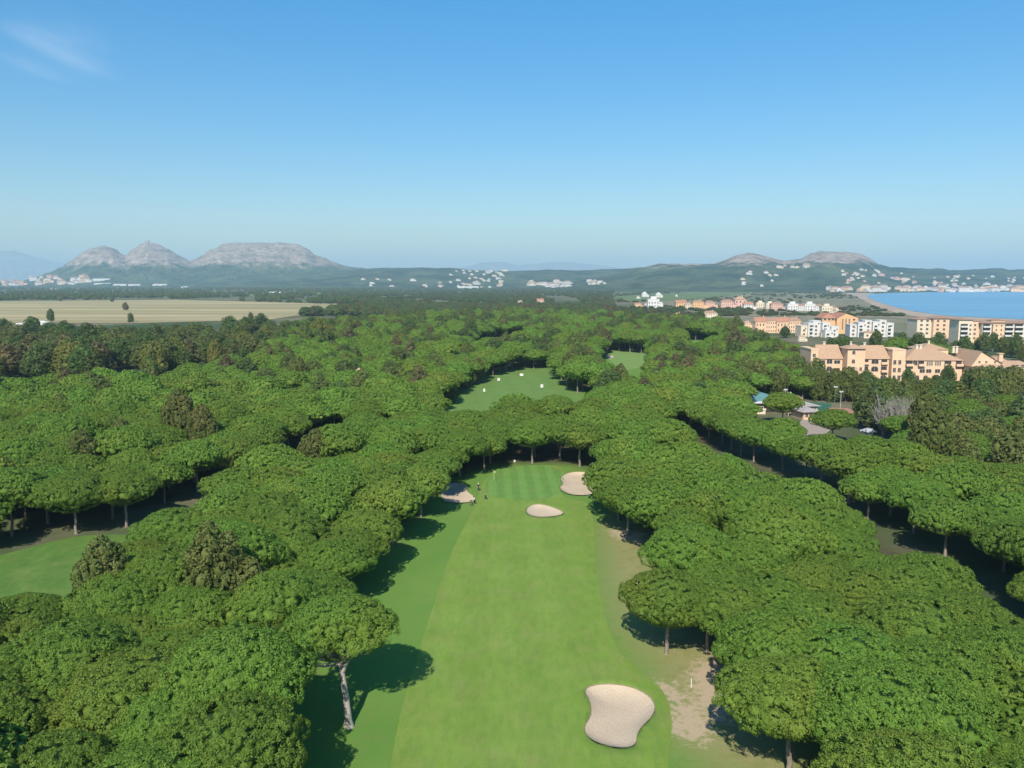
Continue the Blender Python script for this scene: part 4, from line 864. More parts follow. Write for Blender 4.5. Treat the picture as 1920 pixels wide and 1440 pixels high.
# nearer villas on the plain (ground pixels)
def gh(px, py, col, w_px, label, v, rz=0., group=None, zs=1.):
    l = at(px, py); base = [12, 16, 14, 22][v]*1.3; w_px *= .5 if py < 563 else 1; s = w_px*1.15/F*l.y/base; house(px, py, col, (s, s, s*zs*1.35), label, group, v, rz, (l.x, l.y, 0))
for q in ((1196,560,'white',12,'small white villa at the left end of the villas beyond the wood',0),(1208,557,'white',22,'large white villa group far beyond the wood, left',2),(1234,558,'white',22,'low white villa right of the large white one',2),(1196,577,'peach',14,'narrow peach house rising above the scrub',1),(1224,577,'white',24,'bright white house with a corner tower right of the narrow peach one',2),(1212,576,'white',10,'small white annex left of the bright white house',0),
          (1276,577,'orange',22,'long orange roofed house, leftmost of the orange row',1),(1290,580,'cream',14,'yellowish house in the orange row',0),(1308,578,'orange',24,'orange house in the middle of the orange row',3),(1330,577,'pink',20,'reddish house at the right end of the orange row',3),
          (1362,578,'pink',26,'pinkish terraced house, left of the red-roofed villas',3),(1386,577,'pink',24,'tall pink-roofed villa above the brown scrub',0),(1402,580,'white',20,'white-walled villa right of the pink-roofed one',1),(1424,578,'cream',16,'cream villa left of the cream tower',2),(1442,579,'cream',16,'tall cream villa with a tower',2),(1455,582,'pink',24,'pink and cream villa left of the white terraces',3),
          (1244,601,'white',16,'white house alone in the trees, left of two',1),(1270,602,'white',18,'white house with a tan roof, right of two in the trees',0),(1330,602,'cream',30,'cream house with tan roofs among the trees',3),(1400,614,'peach',14,'small peach house at the left of the peach terrace',0),
          (1090,562,'white',9,'tiny white house in the plain left of the villas',0),(1268,556,'white',8,'tiny white house above the orange row',2),(975,572,'white',10,'tiny white house left in the plain',0),(1013,569,'pink',14,'long brownish-red roof in the plain at the centre',1)):
    gh(*q)
for i, px in enumerate((1484, 1500, 1516, 1532, 1548, 1560)):
    gh(px, 583 if i < 4 else 587, 'white' if i < 4 else 'cream', 22, ['white terraced villa at the left end of the white row near the beach', 'white villa second in the row near the beach', 'pale villa with a pinkish roof third in the row near the beach', 'white villa fourth in the row near the beach', 'cream villa with arches near the beach', 'cream villa at the beach end of the row'][i], 2 if i % 2 == 0 else 3, 0, 'white villas near the beach', .9)
for i, px in enumerate((1425, 1445, 1465, 1487)):
    gh(px, 624, 'peach', 28, ['leftmost house of the peach terrace', 'second house of the peach terrace', 'third house of the peach terrace, behind the round pine', 'rightmost house of the peach terrace'][i], 3 if i % 2 else 1, .1, 'peach terrace', 1.6)
gh(1502, 640, 'cream', 14, 'yellow garage-like house right of the round dark pine', 0); gh(1543, 632, 'cream', 12, 'yellow low house below the white complex', 0)
# left: low white building at the field edge
l = at(70, 611); mb = MB(); mb.box(-12, 11, -4, 4, 0, 3.6, 0); mb.hip(-12, 11, -4, 4, 3.6, 1.6, .5, 1); mb.box(-20, -12, -3, 3, 0, 2.8, 0)
for i in range(6): mb.box(-10+i*3.5, -8.6+i*3.5, -4.06, -3.9, .9, 2.4, 2)
o = mb.build('farm_building', [W_WHITE, W_WHITE, GLS]); o.location = (l.x, l.y, 0); tag(o, 'low white farm building at the near edge of the tan field', 'farm building')

class BLD:
    """a building whose walls, roofs, windows (> frame) are parts; px columns, at a given depth"""
    def __init__(s, name, px, Yd, label, cat, rz=0): s.o = empty(name, (xat(px, Yd), Yd, 0), rz, label, cat); s.px = px; s.Y = Yd; s.k = (Yd*cp+(H-8)*sp)/F
    def X(s, px): return (px-s.px)*s.k
    def Zp(s, py, dy=0): return zat(py, s.Y+dy)
    def vol(s, x0, x1, y0, dep, zt, wm, roof=None, rh=3, rm=None, nm='wall', gable=False, ov=.5, inset=None):
        mb = MB(); mb.box(x0, x1, y0, y0+dep, 0, zt, 0); mb.build(nm, wm, s.o)
        if roof == 'hip': mb = MB(); mb.hip(x0, x1, y0, y0+dep, zt+.003, rh, ov, 1, inset=inset, gable=gable); r = mb.build('roof', [wm, rm], s.o); return r
        if roof == 'parapet':
            mb = MB(); mb.box(x0-.15, x1+.15, y0-.15, y0+dep+.15, zt+.003, zt+.55, 0); return mb.build('roof', wm, s.o)
    def win(s, x, z, w_=1.1, h_=1.4, y=0, frame=FRM, arch=False, shutter=None):
        mb = MB(); fy = y-.1
        mb.box(x-w_/2-.12, x+w_/2+.12, fy, y+.02, z-.14, z); mb.box(x-w_/2-.12, x+w_/2+.12, fy, y+.02, z+h_, z+h_+.14); mb.box(x-w_/2-.12, x-w_/2, fy, y+.02, z, z+h_); mb.box(x+w_/2, x+w_/2+.12, fy, y+.02, z, z+h_); mb.box(x-.04, x+.04, fy+.02, y+.02, z, z+h_)
        f = mb.build('window', frame, s.o); g_ = MB()
        if arch:
            n = 10; pts_ = [(x-w_/2, y-.03, z), (x+w_/2, y-.03, z)]+[(x+w_/2*math.cos(math.pi*i/n), y-.03, z+h_*.55+h_*.45*math.sin(math.pi*i/n)) for i in range(n+1)]; g_.poly(pts_)
        else: g_.quad((x-w_/2, y-.03, z), (x+w_/2, y-.03, z), (x+w_/2, y-.03, z+h_), (x-w_/2, y-.03, z+h_))
        g_.build('pane', GLS, f)
    def balcony(s, x0, x1, z, dep=1.6, y=0, m=None, rail=1.0):      # flat dark pane painted as a loggia's shaded recess, with slab and parapet
        mb = MB(); mb.quad((x0, y-.04, z), (x1, y-.04, z), (x1, y-.04, z+2.3), (x0, y-.04, z+2.3)); mb.build('loggia_shade', GLS, s.o)
        mb = MB(); mb.box(x0-.15, x1+.15, y-dep, y-.06, z-.25, z-.05); mb.box(x0-.15, x1+.15, y-dep, y-dep+.15, z-.05, z+rail*.85); mb.box(x0-.15, x0, y-dep+.15, y-.06, z-.05, z+rail*.85); mb.box(x1, x1+.15, y-dep+.15, y-.06, z-.05, z+rail*.85); mb.build('balcony', m or W_PEACH, s.o)
    def chimney(s, x, y, z0, h_, m, w_=1.0):
        mb = MB(); mb.box(x-w_/2, x+w_/2, y-w_/2, y+w_/2, z0, z0+h_); mb.box(x-w_*.7, x+w_*.7, y-w_*.7, y+w_*.7, z0+h_+.25, z0+h_+.5); mb.box(x-w_*.35, x+w_*.35, y-w_*.35, y+w_*.35, z0+h_, z0+h_+.25); mb.build('chimney', m, s.o)
# --- the peach hotel
B = BLD('hotel_building', 1595, 362, 'large peach hotel with tan tiled roofs and a square tower', 'hotel', R(-2)); X_ = B.X
E = B.Zp(673)
B.vol(X_(1517), X_(1530), -1.5, 15, B.Zp(656), W_PEACH, 'parapet'); B.vol(X_(1530)+.01, X_(1578), 0, 9.5, E, W_CREAM if False else W_PEACH, 'hip', B.Zp(646, 5)-E, T_TAN, inset=1.2)
B.vol(X_(1579), X_(1611), -5, 9, B.Zp(654, -5), W_PEACH, 'hip', 1.8, T_TAN, ov=.9)
B.vol(X_(1612), X_(1664), 0, 9.5, E, W_PEACH, 'hip', B.Zp(647, 5)-E, T_TAN, inset=1.6); B.vol(X_(1665), X_(1689), -2.5, 12, B.Zp(656), W_PEACH, 'parapet')
B.vol(X_(1690), X_(1797), -1, 19, B.Zp(675), W_PEACH, 'hip', B.Zp(651, 9)-B.Zp(675), T_TAN, inset=10); B.vol(X_(1738), X_(1788), 8, 14, B.Zp(655, 8), W_PEACH, 'hip', 2.6, T_TAN, inset=7)
for x, dz, y in ((1552, 647, 7), (1628, 648, 7), (1728, 652, 8), (1735, 652, 8), (1797, 655, 8), (1803, 655, 8)): B.chimney(X_(x), y, B.Zp(dz, y)-1.5, 2.6, W_CREAM)
B.chimney(X_(1590), -1, B.Zp(649, -1), 1.6, W_CREAM, .7); B.chimney(X_(1762), 14, B.Zp(646, 14)-.5, 2, W_CREAM, .7)
# right gabled wing and the nearer low wing
B.vol(X_(1799), X_(1858), -8, 20, B.Zp(686, -8), W_PEACH, None); mb = MB(); gz0 = B.Zp(686, -8); gx0, gx1 = X_(1799)-.6, X_(1858)+.8; gp = X_(1814); gh_ = B.Zp(658, -8)
mb.poly([(gx0, -8.02, gz0+.003), (gx1, -8.02, gz0+.003), (gp, -8.02, gh_)], 0); mb.quad((gx0, -8.6, gz0-.1), (gp, -8.6, gh_), (gp, 12.5, gh_), (gx0, 12.5, gz0-.1), 1); mb.quad((gp, -8.6, gh_), (gx1, -8.6, gz0-.1), (gx1, 12.5, gz0-.1), (gp, 12.5, gh_), 1); mb.poly([(gx1, 12.02, gz0), (gx0, 12.02, gz0), (gp, 12.02, gh_)], 0); mb.build('roof', [W_PEACH, T_TAN], B.o)
B.vol(X_(1798), X_(1850), -20, 11.9, B.Zp(699, -20), W_PEACH, 'hip', B.Zp(682, -14)-B.Zp(699, -20), T_TAN, inset=2)
B.vol(X_(1859), X_(1888), -4, 14, B.Zp(686), W_PEACH, 'hip', 2.4, T_TAN); B.chimney(X_(1853), -6, B.Zp(672, -6)-1, 3, W_PEACH, 1.6)
z1, z2, z3 = 1.0, 4.4, 7.9
for x in (1523,): 
    for z in (4.3, 7.8, 11): B.win(X_(x), z, 1.2, 1.5, -1.5)
for x in (1540, 1568):
    for z in (z2, z3): B.win(X_(x), z, 2.6, 1.5)
for z in (z2, z3): B.win(X_(1554), z, 2.4, 2.2, 0, arch=True)
for z in (2.0, 5.2, 8.6, 12.6): B.win(X_(1590), z, 1.3, 1.7, -5, arch=(z > 8))
for z in (2.0, 5.2): B.win(X_(1604), z, 1.0, 1.6, -5)
for x, w_ in ((1621, 2.4), (1655, 2.6)):
    B.balcony(X_(x)-w_/2, X_(x)+w_/2, z2, y=0); B.balcony(X_(x)-w_/2, X_(x)+w_/2, z3, y=0, dep=1.0); B.win(X_(x), z1-.6, 2.6, 2.4, 0, arch=True)
for z in (z2, z3): B.win(X_(1638), z, 3.0, 2.3, 0, arch=True)
for x in (1662+8, 1679):
    for z in (z1, z2, z3): B.win(X_(x), z, 1.2, 1.9, -2.5)
for x, w_ in ((1699, 3.0), (1721, 2.6), (1770, 3.0), (1790, 2.6)): B.balcony(X_(x)-w_/2, X_(x)+w_/2, z3-.6, y=-1)
B.win(X_(1710), z3-.5, 2.0, 2.2, -1, arch=True)
for x in (1733, 1737, 1741, 1748, 1752, 1756): B.win(X_(x), z3-.6, .55, 1.9, -1)
for x in (1699, 1724, 1736, 1752, 1768): B.win(X_(x), z2-.4, 2.2, 1.6, -1)
for x in (1699, 1715, 1731, 1747): B.win(X_(x), .4, 2.0, 2.4, -1, arch=True)
for x in (1806, 1813, 1820, 1828): B.win(X_(x), 3.0, .8, 1.6, -20)
for x in (1812, 1824, 1840): B.win(X_(x), 9.2, .8, .9, -8)
for x in (1866, 1880): B.win(X_(x), 4.2, 1.6, 1.6, -4)
o = MB(); o.box(X_(1700), X_(1745), -16, -15.7, 0, 1.2); 
for i in range(9): o.box(X_(1700)+i*1.3, X_(1700)+i*1.3+.35, -16.1, -15.6, 1.2, 1.7)
g_ = o.build('garden_wall', W_CREAM); g_.location = B.o.location; tag(g_, 'low cream garden wall in front of the hotel', 'wall')
# yellow-walled house right of the hotel
B = BLD('hotel_annex', 1900, 372, 'pink and yellow annex at the right frame edge beside the hotel', 'building', 0); X_ = B.X
B.vol(X_(1880), X_(1935), 0, 12, B.Zp(688), W_YEL, 'hip', B.Zp(676, 6)-B.Zp(688), T_TAN, inset=3); B.vol(X_(1884), X_(1906), 9, 8, B.Zp(676, 9), W_PINK, 'hip', 2, T_TAN)
for x in (1895, 1905, 1916): B.win(X_(x), 5.0, 1.5, 1.4)
# --- apartment blocks by the beach
B = BLD('apartment_block', 1760, 640, 'cream apartment block with flat brown eaves left of the larger one', 'apartment building', 0); X_ = B.X
B.vol(X_(1718), X_(1745), 0, 16, B.Zp(599), W_CREAM, 'hip', 1.6, T_BRN); B.vol(X_(1745)+.01, X_(1788), -3, 18, B.Zp(597), W_PEACH, 'hip', 1.8, T_BRN, ov=1)
for x in (1726, 1737, 1753, 1765, 1777):
    for z in (3, 6.3, 9.6, 12.9): B.win(X_(x), z, 1.8, 1.5, 0 if x < 1745 else -3)
for z in (6.3, 9.6, 12.9): B.balcony(X_(1778), X_(1786), z, y=-3, m=W_WHITE)
B = BLD('apartment_block', 1870, 585, 'long four-storey apartment block with white balconies near the beach', 'apartment building', R(-4)); X_ = B.X
H1 = B.Zp(600)
B.vol(X_(1797), X_(1822), -1, 15, H1, W_CREAM, 'hip', 1.2, T_BRN, ov=.9); B.vol(X_(1822)+.01, X_(1838), 2, 12, B.Zp(603), W_PEACH, 'hip', 1.2, T_BRN); B.vol(X_(1838)+.02, X_(1930), -2, 16, B.Zp(606), W_CREAM, 'hip', 1.6, T_BRN, ov=1, inset=3)
B.vol(X_(1855), X_(1876), -4, 1.9, B.Zp(609), W_PEACH, 'parapet'); B.vol(X_(1860), X_(1885), 3, 8, B.Zp(601), W_PEACH, 'hip', 1, T_BRN)
for z in (2.2, 5.4, 8.6, 11.8):
    B.balcony(X_(1800), X_(1813), z, y=-1, m=W_WHITE); B.balcony(X_(1839), X_(1852), z, y=-2, m=W_WHITE, dep=1.8); B.balcony(X_(1878), X_(1893), z, y=-2, m=W_WHITE, dep=1.8); B.balcony(X_(1896), X_(1911), z, y=-2, m=W_WHITE, dep=1.8)
    B.win(X_(1818), z+.6, 1.2, 1.4, -1); B.win(X_(1830), z+.6, 1.4, 1.4, 2); B.win(X_(1861), z+.6, .9, 1.4, -4); B.win(X_(1870), z+.6, .9, 1.4, -4); B.win(X_(1920), z+.6, 1.6, 1.4, -2)
# --- white holiday complex and orange block
B = BLD('holiday_complex', 1545, 655, 'white stepped holiday complex left of the orange block', 'building', R(4)); X_ = B.X
stp = [(1500, 1512, 0, 8.5, W_CREAM), (1512, 1524, -2, 10.5, W_WHITE), (1524, 1538, 1, 12.5, W_WHITE), (1538, 1552, -3, 11, W_WHITE), (1552, 1566, -6, 8.2, W_WHITE), (1534, 1550, -12, 5.5, W_WHITE)]
for i, (a, b2, y, zt, wm) in enumerate(stp):
    B.vol(X_(a)+.01*i, X_(b2), y, 11 if y > -10 else 8, zt, wm, 'parapet')
    for z in np.arange(1, zt-2.2, 3.1): B.balcony(X_(a)+1.2, X_(a)+3.4, z, y=y, m=wm, dep=1.1) if i % 2 else B.win(X_(a)+2.6, z+.4, 1.6, 1.5, y)
    B.win(X_(b2)-1.4, zt-2.4, .9, 1.2, y)
B = BLD('holiday_complex', 1640, 650, 'white stepped holiday complex right of the orange block', 'building', R(-3)); X_ = B.X
stp = [(1594, 1606, 0, 9.5, W_WHITE), (1606, 1622, -3, 11.5, W_WHITE), (1622, 1634, 1, 13, W_WHITE), (1634, 1648, -2, 12, W_WHITE), (1648, 1660, 0, 13.2, W_WHITE), (1660, 1673, -1, 11, W_WHITE), (1608, 1632, -14, 4.4, W_CREAM)]
for i, (a, b2, y, zt, wm) in enumerate(stp):
    B.vol(X_(a)+.01*i, X_(b2), y, 11 if y > -10 else 8, zt, wm, 'parapet' if i != 6 else 'hip', 1.4, T_TAN)
    for z in np.arange(1, zt-2.2, 3.1): B.balcony(X_(a)+1.2, X_(a)+3.4, z, y=y, m=wm, dep=1.1) if i % 2 else B.win(X_(a)+2.6, z+.4, 1.6, 1.5, y)
    B.win(X_(b2)-1.6, zt-2.4, .9, 1.2, y)
B = BLD('orange_block', 1580, 690, 'tall orange block with a red tiled roof between the white complexes', 'building', 0); X_ = B.X
zt = B.Zp(596); mb = MB(); mb.box(X_(1568), X_(1608), 0, 22, 0, zt); mb.build('wall', W_ORG, B.o)
gp = X_(1584); gh_ = B.Zp(587); mb = MB(); mb.poly([(X_(1568)+.01, -.02, zt+.003), (X_(1610), -.02, zt+.003), (gp, -.02, gh_)], 0); mb.quad((X_(1566), -.6, zt-.4), (gp, -.6, gh_), (gp, 22.5, gh_), (X_(1566), 22.5, zt-.4), 1); mb.quad((gp, -.6, gh_), (X_(1612), -.6, zt-.1), (X_(1612), 22.5, zt-.1), (gp, 22.5, gh_), 1); mb.build('roof', [W_ORG, T_RED], B.o)
B.vol(X_(1543), X_(1568)-.02, 3, 18, B.Zp(597), W_ORG, 'hip', B.Zp(586, 12)-B.Zp(597), T_RED, inset=2)
for x in (1579, 1585, 1591): B.win(X_(x), 4, .8, 9, 0)
B.win(X_(1600), 11.5, 1.8, 1.4, 0)
for x in (1548, 1556, 1563): B.win(X_(x), 11.5, 2.2, 1.5, 3)
# --- clubhouse with teal roof, terrace, orange hut
B = BLD('clubhouse', 1440, 272, 'clubhouse with a teal pitched roof behind the rounded pine', 'clubhouse', R(3)); X_ = B.X
B.vol(X_(1408), X_(1478), 4, 13, B.Zp(752, 4), W_CREAM, 'hip', B.Zp(735, 10)-B.Zp(752, 4), T_TEAL, ov=1.2, inset=5); B.vol(X_(1412), X_(1432), -1.5, 5.4, B.Zp(768), W_CREAM, 'parapet')
for x in (1414, 1424): B.win(X_(x), 1.0, 1.2, 1.6, -1.5)
for x in (1440, 1450, 1460, 1470): B.win(X_(x), 1.2, 1.2, 1.8, 4)
mb = MB(); mb.box(X_(1406), X_(1480), -.5, 3.9, B.Zp(756), B.Zp(756)+.25); mb.build('canopy', W_WHITE, B.o)
B = BLD('orange_hut', 1582, 251, 'small flat-roofed orange building beside the club road', 'building', R(-8)); X_ = B.X
B.vol(X_(1566), X_(1593), 0, 7, B.Zp(774), W_ORG, None); mb = MB(); mb.box(X_(1564), X_(1601), -.6, 7.8, B.Zp(774)+.003, B.Zp(774)+.35); mb.build('roof', T_RED, B.o); B.vol(X_(1593)+.01, X_(1600), 1.5, 5.5, B.Zp(774), W_ORG, None)
B.win(X_(1573), 1.4, 1.0, 1.3); B.win(X_(1586), 1.4, 1.0, 1.3); mb = MB(); mb.box(X_(1579)-.45, X_(1579)+.45, -.06, .02, 0, 2.1); mb.build('door', T_BRN, B.o)
B = BLD('terrace_building', 1530, 262, 'low grey-tiled terrace building left of the small orange one', 'building', R(10)); X_ = B.X
B.vol(X_(1498), X_(1530), -2, 8, 2.6, W_PEACH, 'hip', 1.2, T_GRY, ov=1); B.vol(X_(1514), X_(1556), 7, 8, 3.0, W_CREAM, 'hip', 1.3, T_GRY, ov=1); B.vol(X_(1542), X_(1552), 16, 4, 4.2, W_PINK, 'hip', 1.0, T_BRN)
for x in (1504, 1512, 1521): B.win(X_(x), .9, 1.0, 1.2, -2)
for x in (1520, 1530, 1540, 1550): B.win(X_(x), .9, 1.0, 1.2, 7)
tag(sheet('paved_terrace', PZ([(1490,800),(1512,780),(1560,778),(1563,800),(1540,822),(1500,818)], 0), .03, simple('paving', (.40, .33, .27), 1, .1, .6), follow=False), kind='structure')
tag(sheet('court', PZ([(1475,772),(1500,752),(1560,757),(1556,778),(1520,786)], 0), .03, simple('court_green', (.05, .16, .10), .9, .1, .6), follow=False), kind='structure')
tag(sheet('road', PZ([(1604,792),(1612,791),(1634,812),(1652,830),(1672,842),(1660,848),(1636,836),(1618,816)], 0), .03, M_ROAD, follow=False), kind='structure')
tag(sheet('path', PZ([(1680,795),(1730,792),(1920,800),(1920,812),(1735,806)], 0), .03, simple('path_dirt', (.35, .27, .2), 1, .1, .6), follow=False), kind='structure')
# court fence
l0, l1 = at(1484, 780), at(1556, 762); mb = MB(); fe = empty('court_fence', l0, 0, 'tall green wire fence around the court behind the terrace building', 'fence'); d_ = l1-l0
for i in range(9): q = d_*(i/8); mb.tube([q, q+Vector((0, 0, 3.2))], [.05, .05], 5)
mb.build('post', M_GRN, fe); mb = MB()
for z in np.arange(.1, 3.2, .45): mb.tube([Vector((0, 0, z)), d_+Vector((0, 0, z))], [.02, .02], 4)
mb.build('wire', M_GRN, fe)
# masts
for px, py, pt, lab, m_ in ((1471, 776, 730, 'left floodlight mast beside the teal clubhouse roof', M_MET), (1478, 780, 736, 'right floodlight mast beside the teal clubhouse roof', M_MET), (1564, 776, 725, 'tall greenish mast left behind the small orange building', M_GRN), (1575, 776, 734, 'floodlight mast right behind the small orange building', M_MET)):
    l = at(px, py); hh = zat(pt, l.y); e = empty('light_mast', l, 0, lab, 'light mast', 'court light masts'); mb = MB(); mb.tube([(0, 0, 0), (0, 0, hh)], [.14, .08], 8); mb.build('pole', m_, e)
    mb = MB(); mb.box(-.6, .6, -.1, .1, hh-.35, hh-.2); mb.box(-.6, -.15, -.35, .1, hh-.2, hh+.15); mb.box(.15, .6, -.35, .1, hh-.2, hh+.15); mb.build('lamp_head', W_WHITE, e)
# power cable with pole at the right edge
c0 = at(1862, 812); pe = empty('cable_mast', c0, 0, 'slanting guyed cable pole among the olive pines at the right edge', 'cable'); mb = MB(); top = at_y(1935, 718, c0.y-25)-c0
mb.tube([(0, 0, 0), top], [.05, .05], 5); mb.tube([(-.6, 0, 0), top+Vector((-.6, 0, 0))], [.05, .05], 5); mb.build('cable', M_MET, pe)
mb = MB(); mb.box(-1, .5, -.5, .5, 0, .6); mb.build('anchor', M_CONC, pe)

# ------------------------------------------------------------------ driving range targets, stakes, flag
def target(px, py, w_, h_, lab):
    l = at(px, py); e = empty('range_target', l, rnd.uniform(-.3, .3), lab, 'range target', 'white practice targets'); mb = MB()
    mb.box(-w_/2, w_/2, -.05, .05, .5, .5+h_); mb.build('board', W_WHITE, e); mb = MB()
    for s in (-1, 1): mb.tube([(s*w_*.4, .1, 0), (s*w_*.4, .1, .5+h_*.9)], [.05, .05], 5); mb.tube([(s*w_*.4, .1, .5+h_*.7), (s*w_*.4, 1.1, 0)], [.04, .04], 5)
    mb.build('frame', M_MET, e)
target(935, 716, 1.2, 1.2, 'white target board left of centre on the practice fairway'); target(908, 737, .8, 1.3, 'narrow white target board nearest the left trees'); target(978, 707, 1.7, 1.2, 'widest white target board in the middle of the practice fairway')
target(955, 689, 1.8, 1.4, 'white target board at the far left edge of the practice fairway'); target(1016, 729, 1.1, 1.4, 'white target board on the right of the practice fairway, over the canopy'); target(768, 742, 1, 4.5, 'small white board among the pines left of the practice fairway')
l = at(1296, 1288); e = empty('marker_post', l, 0, 'white marker post on the bare ground right of the large bunker', 'post'); mb = MB(); mb.tube([(0, 0, 0), (0, 0, .95)], [.07, .06], 8); mb.build('post', W_WHITE, e); mb = MB(); mb.tube([(0, 0, .95), (0, 0, 1.1)], [.075, .02], 8); mb.build('cap', M_MET, e)
l = at(965, 867); mb = MB(); mb.tube([(0, 0, 0), (0, 0, .25), (0, 0, .5), (0, 0, .62)], [.2, .3, .28, .1], 10); mb.tube([(0, 0, -.05), (0, 0, .08)], [.12, .12], 6); o = mb.build('tee_marker', W_WHITE); o.location = l; tag(o, 'small white marker at the back edge of the green', 'marker')
l = at(926, 900); e = empty('flagstick', (l.x, l.y, float(gz(l.x, l.y)[0])), 0, 'thin white flagstick on the left of the putting green', 'flag'); mb = MB(); mb.tube([(0, 0, 0), (0, 0, 2.1)], [.025, .02], 6); mb.build('pole', W_WHITE, e); mb = MB(); mb.poly([(0.02, 0, 2.05), (.5, .05, 1.88), (0.02, 0, 1.7)]); mb.poly([(0.02, .02, 1.7), (.5, .06, 1.88), (0.02, .02, 2.05)]); mb.build('flag', W_YEL, e)
# parked cars seen by the club road and beyond the left fairway
def car(px, py, rz, col, lab):
    l = at(px, py); e = empty('parked_car', l, rz, lab, 'car', 'parked cars'); bm = bmesh.new()
    prof = [(-2.1, .35), (-2.15, .75), (-1.9, .95), (-1.45, 1.0), (-.9, 1.42), (.75, 1.45), (1.35, 1.0), (2.05, .85), (2.15, .6), (2.1, .35)]
    mb = MB(); n = len(prof)
    L0 = [(x, -.85 if z < 1.02 else -.68, z) for x, z in prof]; L1 = [(x, -y, z) for x, y, z in L0]; mb.poly(L0); mb.poly(L1[::-1])
    for i in range(n): j = (i+1) % n; mb.quad(L0[i], L1[i], L1[j], L0[j])
    mb.build('body', simple('car_paint', col, .3, .03, 1, .6), e); mb = MB()
    for s in (-1, 1): mb.poly([(-1.3, s*.80, 1.03), (1.15, s*.80, 1.03), (.7, s*.71, 1.37), (-.85, s*.71, 1.37)][::s])
    mb.quad((1.30, -.6, 1.06), (1.30, .6, 1.06), (.82, .55, 1.44), (.82, -.55, 1.44)); mb.build('windows', GLS, e)
    for x in (-1.35, 1.35):
        for s in (-1, 1): mb = MB(); mb.tube([(x, s*.92, .33), (x, s*.68, .33)], [.33, .33], 12); mb.tube([(x, s*.68, .33), (x, s*.92, .33)], [.32, .32], 12); mb.build('wheel', M_ROAD, e)
    bm.free()
car(1612, 828, 2.2, (.75, .75, .76), 'white car on the club road before the bare grey tree'); car(1628, 812, 2.2, (.7, .7, .7), 'pale car on the club road beside the orange building')
car(520, 838, .2, (.78, .78, .76), 'white car parked beyond the end of the left fairway'); car(550, 812, .4, (.65, .67, .7), 'silver car under the pines beyond the left fairway')
# pink-roofed hut in the left canopy
B = BLD('hut', 672, 318, 'small hut with a pinkish tiled roof showing between the pines left of the practice fairway', 'hut', .1); X_ = B.X
B.vol(X_(658), X_(688), 0, 6, 8.2, W_CREAM, 'hip', 2.2, T_TAN); B.win(X_(666), 5.6, 1, 1.2); B.win(X_(680), 5.6, 1, 1.2)

# ------------------------------------------------------------------ golfers
SKN = simple('skin', (.50, .31, .22), .6, .05, 3); CL_D = simple('dark_cloth', (.03, .035, .05), .9, .1, 3); CL_W = simple('white_cloth', (.72, .72, .70), .9, .05, 3); CL_G = simple('grey_cloth', (.18, .17, .15), .9, .1, 3); HR = simple('brown_hair', (.07, .045, .03), .8, .1, 5)
def skin_obj(name, J, E_, m, parent):
    me = bpy.data.meshes.new(name); me.from_pydata([j[:3] for j in J], E_, []); o = link(name, me, parent); me.materials.append(m)
    o.modifiers.new('skin', 'SKIN'); 
    for i, sv in enumerate(me.skin_vertices[0].data if me.skin_vertices else []): sv.radius = (J[i][3], J[i][3])
    o.modifiers.new('sub', 'SUBSURF').levels = 1; o.modifiers['sub'].render_levels = 2; return o
def ensure_skin(me, J):
    bm = bmesh.new(); bm.from_mesh(me); lay = bm.verts.layers.skin.verify()
    for v, j in zip(bm.verts, J): v[lay].radius = (j[3], j[3]); v[lay].use_root = (v.index == 0)
    bm.to_mesh(me); bm.free()
